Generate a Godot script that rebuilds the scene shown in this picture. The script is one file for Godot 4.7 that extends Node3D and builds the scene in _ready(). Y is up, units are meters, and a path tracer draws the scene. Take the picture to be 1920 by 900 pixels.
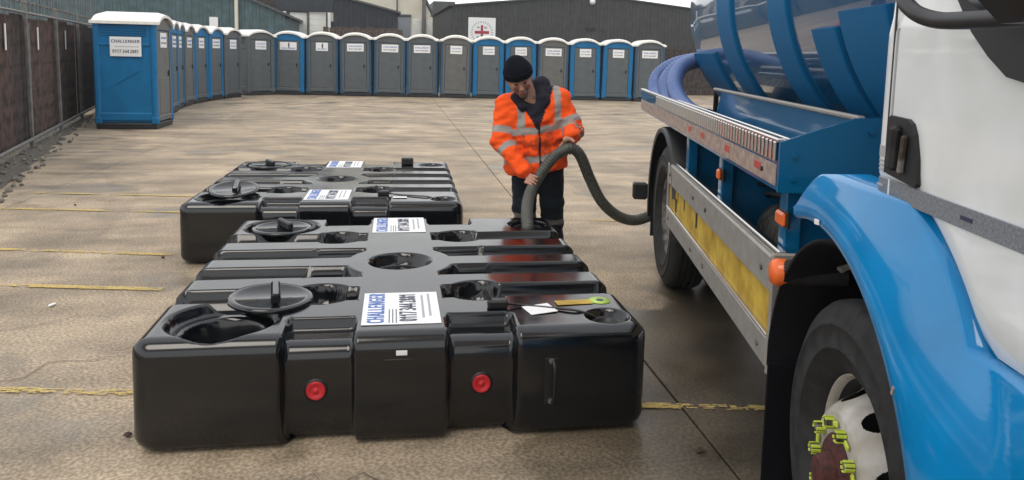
extends Node3D

var mats := {}
var used_names := {}
var none: Callable

func _ready() -> void:
	# ---------- camera, sky, sun, exposure ----------
	var cam := Camera3D.new()
	cam.name = "camera"
	add_child(cam)
	cam.transform = Transform3D(Basis(Vector3(0.98312516, 0.02342514, 0.18142818), Vector3(-0.00352618, 0.9940098, -0.10923411), Vector3(-0.18290021, 0.10675105, 0.97731864)), Vector3(0, 1.6, 0))
	cam.projection = Camera3D.PROJECTION_FRUSTUM
	cam.near = 0.1
	cam.far = 400.0
	cam.size = 900.0 / 1420.0 * cam.near
	cam.frustum_offset = Vector2(0, -195.0 / 1420.0 * cam.near)
	cam.current = true
	var env := Environment.new()
	env.background_mode = Environment.BG_SKY
	var sky := Sky.new()
	var sm := ProceduralSkyMaterial.new()
	sm.sky_top_color = Color(0.88, 0.89, 0.91)
	sm.sky_horizon_color = Color(0.96, 0.955, 0.94)
	sm.sky_curve = 0.25
	sm.ground_horizon_color = Color(0.5, 0.48, 0.45)
	sm.ground_bottom_color = Color(0.35, 0.33, 0.3)
	sm.sun_angle_max = 1.0
	sky.sky_material = sm
	env.sky = sky
	env.background_energy_multiplier = 1.1
	env.tonemap_mode = Environment.TONE_MAPPER_LINEAR
	env.tonemap_exposure = 1.55
	env.sdfgi_enabled = true
	env.ssao_enabled = true
	env.ssil_enabled = true
	env.fog_enabled = true
	env.fog_density = 0.0012
	env.fog_light_color = Color(0.80, 0.82, 0.84)
	var we := WorldEnvironment.new()
	we.name = "world_environment"
	we.environment = env
	add_child(we)
	var sun := DirectionalLight3D.new()
	sun.name = "sun"
	add_child(sun)
	sun.rotation_degrees = Vector3(-58, -35, 0)
	sun.light_energy = 0.3
	sun.light_color = Color(1.0, 0.97, 0.93)
	sun.light_angular_distance = 30.0
	sun.shadow_enabled = true
	make_materials()
	print("materials ", Time.get_ticks_msec())
	build_yard()
	print("yard ", Time.get_ticks_msec())
	build_background()
	build_fence()
	build_toilets()
	print("toilets ", Time.get_ticks_msec())
	build_tanks()
	print("tanks ", Time.get_ticks_msec())
	build_truck()
	print("truck ", Time.get_ticks_msec())
	build_person()
	build_hose()
	build_small_things()
	print("done ", Time.get_ticks_msec())

# ---------- helpers ----------
func lin(r: float, g: float, b: float) -> Color:
	return Color(r, g, b).linear_to_srgb()

func mat(key: String, c: Color, rough: float, metal := 0.0) -> StandardMaterial3D:
	var m := StandardMaterial3D.new()
	m.resource_name = key
	m.albedo_color = c
	m.roughness = rough
	m.metallic = metal
	mats[key] = m
	return m

func numbered(called: String) -> String:
	if not used_names.has(called):
		used_names[called] = 0
		return called
	used_names[called] += 1
	return "%s_%03d" % [called, used_names[called]]

func tag(o: Node, label: String, category: String, group := "", kind := "") -> void:
	if label: o.set_meta("label", label)
	if category: o.set_meta("category", category)
	if group: o.set_meta("group", group)
	if kind: o.set_meta("kind", kind)

func thing(called: String, label: String, category: String, at := Vector3.ZERO, turn := 0.0, group := "") -> Node3D:
	var o := Node3D.new()
	o.name = numbered(called)
	add_child(o)
	o.position = at
	o.rotation.y = turn
	tag(o, label, category, group)
	return o

func structure(called: String) -> Node3D:
	var o := Node3D.new()
	o.name = numbered(called)
	add_child(o)
	o.set_meta("kind", "structure")
	return o

func part(parent: Node, called: String, mesh: Mesh, m: Material, at := Vector3.ZERO, rot := Vector3.ZERO) -> MeshInstance3D:
	var o := MeshInstance3D.new()
	o.name = numbered(called) if parent == self else called
	o.mesh = mesh
	o.material_override = m
	parent.add_child(o, true)
	o.position = at
	o.rotation = rot
	return o

# box with chamfered edges
func cbox(size: Vector3, bevel := 0.006) -> ArrayMesh:
	var st := SurfaceTool.new()
	st.begin(Mesh.PRIMITIVE_TRIANGLES)
	add_cbox(st, Vector3.ZERO, size, bevel)
	st.generate_normals()
	return st.commit()

func add_cbox(st: SurfaceTool, c: Vector3, size: Vector3, bevel := 0.006, bs := Basis.IDENTITY) -> void:
	st.set_smooth_group(-1)
	var h := size * 0.5
	var b: float = min(bevel, min(h.x, min(h.y, h.z)) * 0.9)
	var pts := {}
	for sx in [-1, 1]:
		for sy in [-1, 1]:
			for sz in [-1, 1]:
				var k := Vector3i(sx, sy, sz)
				pts[k] = [c + bs * Vector3(sx * h.x, sy * (h.y - b), sz * (h.z - b)), c + bs * Vector3(sx * (h.x - b), sy * h.y, sz * (h.z - b)), c + bs * Vector3(sx * (h.x - b), sy * (h.y - b), sz * h.z)]
	for ax in 3:
		var a1 := (ax + 1) % 3
		var a2 := (ax + 2) % 3
		for s in [-1, 1]:
			var q := []
			for o in [[-1, -1], [1, -1], [1, 1], [-1, 1]]:
				var k := Vector3i.ZERO
				k[ax] = s
				k[a1] = o[0]
				k[a2] = o[1]
				q.append(pts[k][ax])
			quad(st, q[0], q[1], q[2], q[3], s > 0)
		for s1 in [-1, 1]:
			for s2 in [-1, 1]:
				var k0 := Vector3i.ZERO
				var k1 := Vector3i.ZERO
				k0[ax] = -1
				k1[ax] = 1
				k0[a1] = s1
				k1[a1] = s1
				k0[a2] = s2
				k1[a2] = s2
				quad(st, pts[k0][a1], pts[k1][a1], pts[k1][a2], pts[k0][a2], s1 * s2 > 0)
	for k in pts:
		tri(st, pts[k][0], pts[k][1], pts[k][2], k.x * k.y * k.z > 0)

func tri(st: SurfaceTool, a: Vector3, b: Vector3, c: Vector3, flip := false) -> void:
	st.add_vertex(a)
	if flip:
		st.add_vertex(c)
		st.add_vertex(b)
	else:
		st.add_vertex(b)
		st.add_vertex(c)

func quad(st: SurfaceTool, a: Vector3, b: Vector3, c: Vector3, d: Vector3, flip := false) -> void:
	tri(st, a, b, c, flip)
	tri(st, a, c, d, flip)

# tube along a path
func add_tube(st: SurfaceTool, pts: Array, r: float, seg := 10, caps := true) -> void:
	st.set_smooth_group(0)
	var n := pts.size()
	var rings := []
	var up := Vector3.UP
	var d0: Vector3 = (pts[1] - pts[0]).normalized()
	if abs(d0.dot(up)) > 0.9:
		up = Vector3.RIGHT
	var side := d0.cross(up).normalized()
	for i in n:
		var d: Vector3
		if i == 0: d = pts[1] - pts[0]
		elif i == n - 1: d = pts[n - 1] - pts[n - 2]
		else: d = (pts[i + 1] - pts[i]).normalized() + (pts[i] - pts[i - 1]).normalized()
		d = d.normalized()
		side = (side - d * side.dot(d)).normalized()
		var other := d.cross(side)
		var ring := []
		for k in seg:
			var a := TAU * k / seg
			ring.append(pts[i] + (side * cos(a) + other * sin(a)) * r)
		rings.append(ring)
	for i in n - 1:
		for k in seg:
			var k2 := (k + 1) % seg
			quad(st, rings[i][k], rings[i][k2], rings[i + 1][k2], rings[i + 1][k])
	if caps:
		st.set_smooth_group(-1)
		for k in seg:
			var k2 := (k + 1) % seg
			tri(st, pts[0], rings[0][k2], rings[0][k])
			tri(st, pts[n - 1], rings[n - 1][k], rings[n - 1][k2])

func tube(pts: Array, r: float, seg := 10) -> ArrayMesh:
	var st := SurfaceTool.new()
	st.begin(Mesh.PRIMITIVE_TRIANGLES)
	add_tube(st, pts, r, seg)
	st.generate_normals()
	return st.commit()

func curve_points(ctrl: Array, step: float) -> Array:
	var c := Curve3D.new()
	var n := ctrl.size()
	for i in n:
		var t: Vector3 = (ctrl[min(i + 1, n - 1)] - ctrl[max(i - 1, 0)]) / 6.0
		c.add_point(ctrl[i], -t, t)
	c.bake_interval = step
	var out := []
	var length := c.get_baked_length()
	var m := int(ceil(length / step))
	for i in m + 1:
		out.append(c.sample_baked(length * i / m, true))
	return out

# lathe about the local x axis: profile of (x, radius); hard: indices that break smoothing
func lathe_x(profile: Array, seg := 48, flat := false) -> ArrayMesh:
	var st := SurfaceTool.new()
	st.begin(Mesh.PRIMITIVE_TRIANGLES)
	var grp := 0
	for i in profile.size() - 1:
		var p: Vector2 = profile[i]
		var q: Vector2 = profile[i + 1]
		if p == q:
			grp += 1
			continue
		st.set_smooth_group(grp)
		for k in seg:
			var a := TAU * k / seg
			var b := TAU * (k + 1) / seg
			var v := [Vector3(p.x, cos(a) * p.y, sin(a) * p.y), Vector3(q.x, cos(a) * q.y, sin(a) * q.y), Vector3(q.x, cos(b) * q.y, sin(b) * q.y), Vector3(p.x, cos(b) * p.y, sin(b) * p.y)]
			if p.y > 1e-5: tri(st, v[0], v[2], v[3])
			if q.y > 1e-5: tri(st, v[0], v[1], v[2])
	st.generate_normals()
	return st.commit()

func add_cyl(st: SurfaceTool, a: Vector3, b: Vector3, r: float, seg := 16) -> void:
	add_tube(st, [a, b], r, seg)

func cyl(a: Vector3, b: Vector3, r: float, seg := 20) -> ArrayMesh:
	return tube([a, b], r, seg)

# polygon in the xy plane pushed along z
func prism(poly: PackedVector2Array, z0: float, z1: float) -> ArrayMesh:
	var st := SurfaceTool.new()
	st.begin(Mesh.PRIMITIVE_TRIANGLES)
	add_prism(st, poly, z0, z1)
	st.generate_normals()
	return st.commit()

func add_prism(st: SurfaceTool, poly: PackedVector2Array, z0: float, z1: float) -> void:
	st.set_smooth_group(-1)
	var cw := Geometry2D.is_polygon_clockwise(poly)
	var idx := Geometry2D.triangulate_polygon(poly)
	for i in range(0, idx.size(), 3):
		var a := poly[idx[i]]
		var b := poly[idx[i + 1]]
		var c := poly[idx[i + 2]]
		var ccw := (b - a).cross(c - a) > 0
		tri(st, Vector3(a.x, a.y, z1), Vector3(b.x, b.y, z1), Vector3(c.x, c.y, z1), ccw)
		tri(st, Vector3(a.x, a.y, z0), Vector3(b.x, b.y, z0), Vector3(c.x, c.y, z0), not ccw)
	for i in poly.size():
		var a := poly[i]
		var b := poly[(i + 1) % poly.size()]
		quad(st, Vector3(a.x, a.y, z0), Vector3(b.x, b.y, z0), Vector3(b.x, b.y, z1), Vector3(a.x, a.y, z1), not cw)

# grid of points (rows of equal length) as a smooth surface
func grid_mesh(rows: Array, closed := false) -> ArrayMesh:
	var st := SurfaceTool.new()
	st.begin(Mesh.PRIMITIVE_TRIANGLES)
	add_grid(st, rows, closed)
	st.generate_normals()
	return st.commit()

func add_grid(st: SurfaceTool, rows: Array, closed := false) -> void:
	st.set_smooth_group(0)
	for i in rows.size() - 1:
		var n: int = rows[i].size()
		for k in (n if closed else n - 1):
			var k2: int = (k + 1) % n
			quad(st, rows[i][k], rows[i][k2], rows[i + 1][k2], rows[i + 1][k])

var text_cache := {}
func text(s: String, height: float, bold := false) -> TextMesh:
	var key := s + str(height) + str(bold)
	if text_cache.has(key):
		return text_cache[key]
	var t := TextMesh.new()
	var f := SystemFont.new()
	f.font_names = PackedStringArray(["Droid Sans"])
	if bold: f.font_weight = 700
	t.font = f
	t.text = s
	t.font_size = 32
	t.pixel_size = height / 23.0
	t.depth = 0.002
	t.curve_step = 2.0
	text_cache[key] = t
	return t

func ss(a: float, b: float, x: float) -> float:
	return smoothstep(a, b, x)

func noise(seed_: int, freq: float, octaves := 4) -> FastNoiseLite:
	var n := FastNoiseLite.new()
	n.seed = seed_
	n.noise_type = FastNoiseLite.TYPE_SIMPLEX_SMOOTH
	n.frequency = freq
	n.fractal_octaves = octaves
	return n

func noise_tex(seed_: int, freq: float, lo: Color, hi: Color, size := 512, octaves := 5, mid := -1.0) -> NoiseTexture2D:
	var t := NoiseTexture2D.new()
	t.width = size
	t.height = size
	t.seamless = true
	t.noise = noise(seed_, freq, octaves)
	var g := Gradient.new()
	g.set_color(0, lo)
	g.set_color(1, hi)
	if mid > 0:
		g.set_offset(0, mid - 0.12)
		g.set_offset(1, mid + 0.12)
	t.color_ramp = g
	return t

func normal_tex(seed_: int, freq: float, strength := 4.0, size := 512) -> NoiseTexture2D:
	var t := NoiseTexture2D.new()
	t.width = size
	t.height = size
	t.seamless = true
	t.noise = noise(seed_, freq, 4)
	t.as_normal_map = true
	t.bump_strength = strength
	return t

func dirt(m: StandardMaterial3D, tex: Texture2D, scale: float, world := false) -> void:
	m.albedo_texture = tex
	m.uv1_triplanar = true
	m.uv1_world_triplanar = world
	m.uv1_scale = Vector3.ONE * scale

func make_materials() -> void:
	var grime := noise_tex(3, 0.012, Color(0.72, 0.70, 0.66), Color(1, 1, 1), 512, 6)
	var grime2 := noise_tex(9, 0.02, Color(0.55, 0.5, 0.46), Color(1, 1, 1), 512, 6, 0.42)
	var soft := noise_tex(4, 0.01, Color(0.9, 0.89, 0.87), Color(1, 1, 1), 512, 6)
	var rough_t := noise_tex(21, 0.015, Color(0.5, 0.5, 0.5), Color(1, 1, 1), 512, 5)
	# tanks: wet black polyethylene
	var m := mat("tank_plastic", lin(0.003, 0.0038, 0.0055), 0.19)
	m.metallic_specular = 0.57
	m.roughness_texture = rough_t
	m.uv1_triplanar = true
	m.uv1_scale = Vector3.ONE * 0.7
	m.normal_enabled = true
	m.normal_texture = normal_tex(5, 0.006, 3.0)
	m.normal_scale = 0.05
	mat("tank_dark", lin(0.008, 0.008, 0.009), 0.45)
	mat("sign_white", lin(0.78, 0.79, 0.80), 0.4)
	mat("paper", lin(0.7, 0.7, 0.67), 0.7)
	mat("ink_blue", lin(0.05, 0.13, 0.42), 0.5)
	mat("ink_dark", lin(0.03, 0.035, 0.07), 0.5)
	mat("ink_grey", lin(0.35, 0.36, 0.38), 0.5)
	mat("red_cap", lin(0.48, 0.012, 0.02), 0.4)
	mat("lime", lin(0.5, 0.6, 0.06), 0.5)
	mat("sticker_lime", lin(0.42, 0.62, 0.12), 0.5)
	mat("steel", lin(0.42, 0.42, 0.41), 0.35, 1.0)
	# toilets
	m = mat("toilet_blue", lin(0.003, 0.15, 0.36), 0.5)
	m.metallic_specular = 0.35
	dirt(m, soft, 0.6)
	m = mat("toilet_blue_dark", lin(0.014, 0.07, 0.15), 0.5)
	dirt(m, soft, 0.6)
	m = mat("toilet_grey", lin(0.088, 0.104, 0.116), 0.55)
	dirt(m, soft, 0.7)
	m = mat("toilet_grey_warm", lin(0.118, 0.124, 0.122), 0.55)
	dirt(m, soft, 0.7)
	m = mat("toilet_roof", lin(0.84, 0.84, 0.82), 0.4)
	dirt(m, noise_tex(12, 0.02, Color(0.9, 0.89, 0.86), Color(1, 1, 1)), 1.2)
	mat("black_plastic", lin(0.009, 0.009, 0.011), 0.5)
	m = mat("arch_black", lin(0.004, 0.004, 0.006), 0.75)
	m.metallic_specular = 0.25
	# fence and buildings
	m = mat("rusty_sheet", lin(0.075, 0.045, 0.036), 0.8)
	dirt(m, grime2, 0.45)
	m = mat("rusty_sheet_dark", lin(0.042, 0.03, 0.028), 0.8)
	dirt(m, grime2, 0.45)
	m = mat("galvanised", lin(0.2, 0.2, 0.195), 0.55, 0.2)
	dirt(m, grime, 0.8)
	m = mat("teal_sheet", lin(0.075, 0.14, 0.165), 0.6)
	dirt(m, grime, 0.35)
	m = mat("grey_sheet", lin(0.05, 0.055, 0.056), 0.6)
	dirt(m, grime, 0.3)
	m = mat("navy_sheet", lin(0.022, 0.03, 0.045), 0.6)
	dirt(m, grime, 0.3)
	m = mat("white_door", lin(0.8, 0.82, 0.79), 0.5)
	dirt(m, soft, 0.3)
	m = mat("cream_render", lin(0.74, 0.71, 0.6), 0.8)
	dirt(m, soft, 0.12)
	m = mat("slate", lin(0.10, 0.11, 0.12), 0.7)
	dirt(m, grime, 0.6)
	m = mat("brick_brown", lin(0.12, 0.085, 0.07), 0.85)
	dirt(m, grime2, 0.9)
	mat("emblem_red", lin(0.36, 0.02, 0.05), 0.5)
	mat("emblem_olive", lin(0.15, 0.12, 0.03), 0.5)
	var gl := mat("dark_glass", lin(0.02, 0.022, 0.025), 0.06)
	gl.clearcoat_enabled = false
	# truck
	m = mat("band_blue", lin(0.001, 0.11, 0.27), 0.6)
	m.metallic_specular = 0.35
	m = mat("truck_blue", lin(0.001, 0.105, 0.25), 0.4)
	m.metallic_specular = 0.2
	m.clearcoat_enabled = true
	m.clearcoat = 1.0
	m.clearcoat_roughness = 0.05
	m = mat("barrel_blue", lin(0.004, 0.075, 0.18), 0.25)
	m.clearcoat_enabled = true
	m.clearcoat = 1.0
	m.clearcoat_roughness = 0.03
	m = mat("wing_blue", lin(0.0, 0.235, 0.57), 0.45)
	m.metallic_specular = 0.15
	m.clearcoat_enabled = true
	m.clearcoat = 1.0
	m.clearcoat_roughness = 0.07
	dirt(m, noise_tex(44, 0.01, Color(0.86, 0.86, 0.86), Color(1, 1, 1), 512, 6), 0.9)
	m = mat("cab_white", lin(0.78, 0.81, 0.83), 0.4)
	m.metallic_specular = 0.2
	m.clearcoat_enabled = true
	m.clearcoat = 1.0
	m.clearcoat_roughness = 0.06
	dirt(m, noise_tex(46, 0.01, Color(0.94, 0.935, 0.92), Color(1, 1, 1), 512, 6), 0.8)
	m = mat("aluminium", lin(0.33, 0.32, 0.305), 0.5, 0.3)
	dirt(m, noise_tex(48, 0.02, Color(0.88, 0.87, 0.85), Color(1, 1, 1)), 1.0)
	mat("chrome", lin(0.6, 0.59, 0.57), 0.22, 1.0)
	m = mat("yellow_board", lin(0.62, 0.43, 0.055), 0.6)
	dirt(m, noise_tex(51, 0.012, Color(0.72, 0.66, 0.5), Color(1, 1, 1), 512, 6), 0.9)
	m = mat("chassis_dark", lin(0.012, 0.014, 0.018), 0.7)
	dirt(m, grime2, 1.0)
	m = mat("dusty_metal", lin(0.17, 0.165, 0.155), 0.7, 0.2)
	dirt(m, grime2, 1.2)
	m = mat("rubber", lin(0.016, 0.0165, 0.0175), 0.75)
	dirt(m, noise_tex(61, 0.015, Color(0.5, 0.5, 0.5), Color(1, 1, 1), 512, 6, 0.45), 1.6)
	m = mat("rim_white", lin(0.56, 0.55, 0.53), 0.45)
	dirt(m, noise_tex(63, 0.015, Color(0.7, 0.66, 0.6), Color(1, 1, 1), 512, 6), 1.4)
	m = mat("rust_hub", lin(0.075, 0.015, 0.012), 0.75)
	dirt(m, grime2, 4.0)
	mat("amber", lin(0.75, 0.13, 0.02), 0.25)
	m = mat("tape_silver", lin(0.52, 0.46, 0.41), 0.4, 0.2)
	dirt(m, noise_tex(71, 0.02, Color(0.7, 0.62, 0.6), Color(1, 1, 1)), 1.5)
	mat("tape_red", lin(0.42, 0.06, 0.05), 0.4)
	m = mat("stripe_grey", lin(0.33, 0.36, 0.39), 0.35, 0.3)
	dirt(m, noise_tex(73, 0.06, Color(0.7, 0.7, 0.72), Color(1, 1, 1)), 4.0)
	m = mat("hose_blue", lin(0.10, 0.17, 0.38), 0.45)
	dirt(m, noise_tex(77, 0.02, Color(0.75, 0.78, 0.85), Color(1, 1, 1)), 3.0)
	m = mat("hose_grey", lin(0.085, 0.09, 0.082), 0.55)
	dirt(m, grime, 3.0)
	# person
	m = mat("cloth_colour", Color.WHITE, 0.85)
	m.metallic_specular = 0.3
	m.vertex_color_use_as_albedo = true
	m.rim_enabled = true
	m.rim = 0.1
	m.normal_enabled = true
	m.normal_texture = normal_tex(81, 0.012, 6.0)
	m.normal_scale = 0.8
	m.uv1_triplanar = true
	m.uv1_scale = Vector3.ONE * 3.0
	m = mat("skin", Color.WHITE, 0.5)
	m.vertex_color_use_as_albedo = true
	m.subsurf_scatter_enabled = true
	m.subsurf_scatter_strength = 0.08
	m = mat("knit", lin(0.008, 0.0095, 0.015), 0.95)
	m.metallic_specular = 0.2
	m.normal_enabled = true
	m.normal_texture = normal_tex(83, 0.05, 8.0)
	m.normal_scale = 0.6
	m.uv1_triplanar = true
	m.uv1_scale = Vector3.ONE * 4.0
	mat("boot", lin(0.015, 0.014, 0.013), 0.6)

# ---------- yard ----------
const GX := -18.0
const GZ := -34.0
const GS := 36.0

func ground_images() -> Array:
	var n := 1280
	var a := noise(101, 0.0067, 5)
	var b := noise(102, 0.0300, 5)
	var w := noise(103, 0.0147, 5)
	var k := noise(104, 0.1067, 3)
	a.noise_type = FastNoiseLite.TYPE_SIMPLEX_SMOOTH
	var da := a.get_image(n, n, false, false, false).get_data()
	var db := b.get_image(n, n, false, false, false).get_data()
	var dw := w.get_image(n, n, false, false, false).get_data()
	var dk := k.get_image(n, n, false, false, false).get_data()
	# trowel and tyre streaks run across the bays
	var st := noise(105, 0.06, 5)
	var ds := st.get_image(384, n, false, false, false)
	ds.resize(n, n, Image.INTERPOLATE_BILINEAR)
	var dstr := ds.get_data()
	var col := PackedByteArray()
	col.resize(n * n * 3)
	var rou := PackedByteArray()
	rou.resize(n * n)
	var px := GS / n
	var tracks := [Vector3(6.0, -19.0, 7.2), Vector3(6.0, -19.0, 9.1), Vector3(-1.0, -30.0, 11.5), Vector3(12.0, -9.0, 9.4), Vector3(-9.0, -7.0, 6.6), Vector3(-9.0, -7.0, 4.7)]
	for j in n:
		var z := GZ + (j + 0.5) * px
		for i in n:
			var x := GX + (i + 0.5) * px
			var q := j * n + i
			var v := 1.0 + (da[q] - 128) / 128.0 * 0.24 + (db[q] - 128) / 128.0 * 0.30 + (dstr[q] - 128) / 128.0 * 0.42 + (dk[q] - 128) / 128.0 * 0.12
			# damp in ragged patches, more towards the front; mask raised beside and under the truck
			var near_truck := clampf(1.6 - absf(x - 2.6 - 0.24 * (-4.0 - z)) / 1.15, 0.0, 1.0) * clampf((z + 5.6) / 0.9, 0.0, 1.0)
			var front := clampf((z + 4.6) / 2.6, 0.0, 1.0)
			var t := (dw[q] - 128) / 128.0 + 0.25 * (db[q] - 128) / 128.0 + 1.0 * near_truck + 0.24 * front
			var wet_dark := clampf((t - 0.30) / 0.16, 0.0, 1.0)
			v *= 1.0 - (0.4 + 0.36 * near_truck) * wet_dark  # patches darken the base colour, most strongly beside and under the truck
			# older stains with ragged outlines, and tyre arcs
			var q2 := (n - 1 - j) * n + (n - 1 - i)
			var blot := clampf(((dw[q2] - 128) / 128.0 + 0.45 * (dk[q] - 128) / 128.0 - 0.10) / 0.10, 0.0, 1.0)
			v *= 1.0 - 0.16 * blot
			var pale := clampf(((da[q2] - 128) / 128.0 + 0.6 * (db[q2] - 128) / 128.0 - 0.22) / 0.14, 0.0, 1.0)
			v *= 1.0 + 0.13 * pale
			for t3 in tracks:
				if db[q2] <= 112: break
				var off: float = absf(sqrt((x - t3.x) * (x - t3.x) + (z - t3.y) * (z - t3.y)) - t3.z)
				if off < 0.14: v *= 0.88
			var red := 0.545 * v
			var green := 0.445 * v
			var blue := (0.328 - 0.012 * wet_dark) * v
			col[q * 3] = int(clampf(pow(red, 0.4545) * 255.0, 0, 255))
			col[q * 3 + 1] = int(clampf(pow(green, 0.4545) * 255.0, 0, 255))
			col[q * 3 + 2] = int(clampf(pow(blue, 0.4545) * 255.0, 0, 255))
			rou[q] = int(clampf(0.80 - 0.38 * wet_dark + (db[q] - 128) / 128.0 * 0.2, 0.2, 1.0) * 255.0)
	return [Image.create_from_data(n, n, false, Image.FORMAT_RGB8, col), Image.create_from_data(n, n, false, Image.FORMAT_L8, rou)]

func build_yard() -> void:
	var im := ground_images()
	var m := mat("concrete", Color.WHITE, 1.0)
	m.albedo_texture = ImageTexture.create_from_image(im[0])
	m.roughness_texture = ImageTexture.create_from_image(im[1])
	m.detail_enabled = true
	m.detail_blend_mode = BaseMaterial3D.BLEND_MODE_MUL
	m.detail_uv_layer = BaseMaterial3D.DETAIL_UV_2
	m.detail_albedo = noise_tex(111, 0.07, Color(0.6, 0.58, 0.55), Color(1, 1, 1), 1024, 6)
	m.heightmap_enabled = false
	var earth := mat("earth", lin(0.2, 0.175, 0.145), 0.95)
	dirt(earth, noise_tex(115, 0.03, Color(0.5, 0.5, 0.48), Color(1, 1, 1)), 0.8, true)
	var g := structure("ground")
	var pm := PlaneMesh.new()
	pm.size = Vector2(420, 420)
	part(g, "earth_sheet", pm, earth, Vector3(0, -0.03, -60))
	# concrete bays, cast with open joints; the grid is turned with the yard's painted lines
	var yard := structure("concrete_yard")
	var ux := Vector3(cos(0.03), 0, sin(0.03))
	var uz := Vector3(-sin(0.03), 0, cos(0.03))
	var o := Vector3(1.46, 0, -4.6)
	var rng := RandomNumberGenerator.new()
	rng.seed = 7
	var xs := [-9.6, -5.06, 0.0, 4.9, 9.8, 14.7, 19.6]
	var zs := [8.0, -5.4, -10.6, -15.8, -21.0, -26.2, -31.4]
	for i in xs.size() - 1:
		for j in zs.size() - 1:
			var st := SurfaceTool.new()
			st.begin(Mesh.PRIMITIVE_TRIANGLES)
			var gap := 0.0045
			var x0: float = xs[i] + gap
			var x1: float = xs[i + 1] - gap
			var z0: float = zs[j + 1] + gap
			var z1: float = zs[j] - gap
			var y := rng.randf_range(-0.0015, 0.0015)
			slab(st, o, ux, uz, x0, x1, z0, z1, y)
			st.generate_normals()
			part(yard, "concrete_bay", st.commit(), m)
	# worn yellow bay lines: broken strips of paint
	var yl := mat("yellow_paint", lin(0.74, 0.57, 0.2), 0.75)
	dirt(yl, noise_tex(121, 0.05, Color(0.72, 0.68, 0.62), Color(1, 1, 1), 512, 5), 2.0, true)
	var lines := [[Vector2(-3.6, -4.09), Vector2(4.4, -2.58), 0.055], [Vector2(-2.6, -5.45), Vector2(-1.36, -5.205), 0.062], [Vector2(-3.6, -6.55), Vector2(-1.5, -6.09), 0.065], [Vector2(-3.9, -8.06), Vector2(-0.4, -7.45), 0.065], [Vector2(-3.58, -8.83), Vector2(-1.6, -8.48), 0.06], [Vector2(1.45, -7.15), Vector2(2.6, -6.95), 0.04]]
	for l in lines:
		var st := SurfaceTool.new()
		st.begin(Mesh.PRIMITIVE_TRIANGLES)
		st.set_smooth_group(-1)
		var a: Vector2 = l[0]
		var b: Vector2 = l[1]
		var d := (b - a).normalized()
		var nn := Vector2(-d.y, d.x)
		var length := (b - a).length()
		var s := 0.0
		var wear := noise(int(140 + a.y * -10.0), 1.6, 4)
		var fine := noise(int(240 + a.y * -10.0), 9.0, 3)
		# paint left in small flakes; whole stretches have gone
		while s < length:
			var e := s + 0.013
			for k in 8:
				var f0: float = l[2] * (k / 8.0 - 0.5)
				var f1: float = l[2] * ((k + 1) / 8.0 - 0.5)
				var mid := a + d * s
				var w := wear.get_noise_2d(s, 0.0) * 0.9 + fine.get_noise_2d(s * 1.0, k * 0.08) * 0.9 - (0.22 if k == 0 or k == 7 else 0.0)
				if w < -0.2: continue
				var j0 := rng.randf_range(-0.002, 0.002)
				var p: Array = [mid + nn * (f0 + j0), mid + d * 0.013 + nn * (f0 + j0), mid + d * 0.013 + nn * (f1 + j0), mid + nn * (f1 + j0)]
				var v := []
				for q in p:
					v.append(Vector3(q.x, 0.0055, q.y))
				quad(st, v[0], v[1], v[2], v[3], true)
			s = e
		st.generate_normals()
		part(yard, "yellow_line", st.commit(), yl)
	# hairline cracks that wander over the bays
	var cm := mat("crack_dirt", lin(0.07, 0.058, 0.045), 0.95)
	for c in [[Vector2(-2.6, -3.2), Vector2(-1.0, -4.35)], [Vector2(-3.2, -4.5), Vector2(-1.35, -4.7)], [Vector2(-0.6, -2.75), Vector2(0.5, -2.55)], [Vector2(1.35, -6.6), Vector2(2.0, -8.6)], [Vector2(-3.4, -10.6), Vector2(-0.4, -12.2)], [Vector2(2.4, -12.5), Vector2(5.0, -15.5)]]:
		var pa: Vector2 = c[0]
		var pb: Vector2 = c[1]
		var nn := (pb - pa).normalized().orthogonal()
		var cst := SurfaceTool.new()
		cst.begin(Mesh.PRIMITIVE_TRIANGLES)
		cst.set_smooth_group(-1)
		var count := int((pb - pa).length() / 0.06)
		var prev := []
		var wob := noise(int(500 + pa.x * 10.0), 1.4, 4)
		for k in count + 1:
			var f := float(k) / count
			var mid := pa.lerp(pb, f) + nn * wob.get_noise_1d(f * (pb - pa).length() * 2.0) * 0.22
			var hw := 0.0035 * (0.4 + rng.randf()) * sin(f * PI)
			var cur := [Vector3(mid.x + nn.x * hw, 0.005, mid.y + nn.y * hw), Vector3(mid.x - nn.x * hw, 0.005, mid.y - nn.y * hw)]
			if k > 0: quad(cst, prev[0], cur[0], cur[1], prev[1])
			prev = cur
		cst.generate_normals()
		part(yard, "crack", cst.commit(), cm)
	# earth verge with stones along the fence
	var rows := []
	var nz := noise(131, 0.9, 4)
	for i in 60:
		var t := i / 59.0
		var e := Vector3(-2.2, 0, -2.0).lerp(Vector3(-6.1, 0, -18.6), t)
		var row := []
		for k in 9:
			var f := k / 8.0
			var p := e + Vector3(-1.6 * f, 0, 0.3 * f)
			p.x += nz.get_noise_2d(i * 0.8, 3.0) * 0.12 * (1.0 - f)
			var h := 0.012 + 0.05 * f + nz.get_noise_2d(p.x * 2.0, p.z * 2.0) * 0.05 * ss(0, 0.3, f)
			row.append(Vector3(p.x, maxf(h, -0.02) if k > 0 else -0.02, p.z))
		rows.append(row)
	var ve := structure("verge")
	part(ve, "earth_strip", grid_mesh(rows), earth)
	var stone_m := mat("stone", lin(0.17, 0.155, 0.13), 0.9)
	var stones := SurfaceTool.new()
	stones.begin(Mesh.PRIMITIVE_TRIANGLES)
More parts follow.
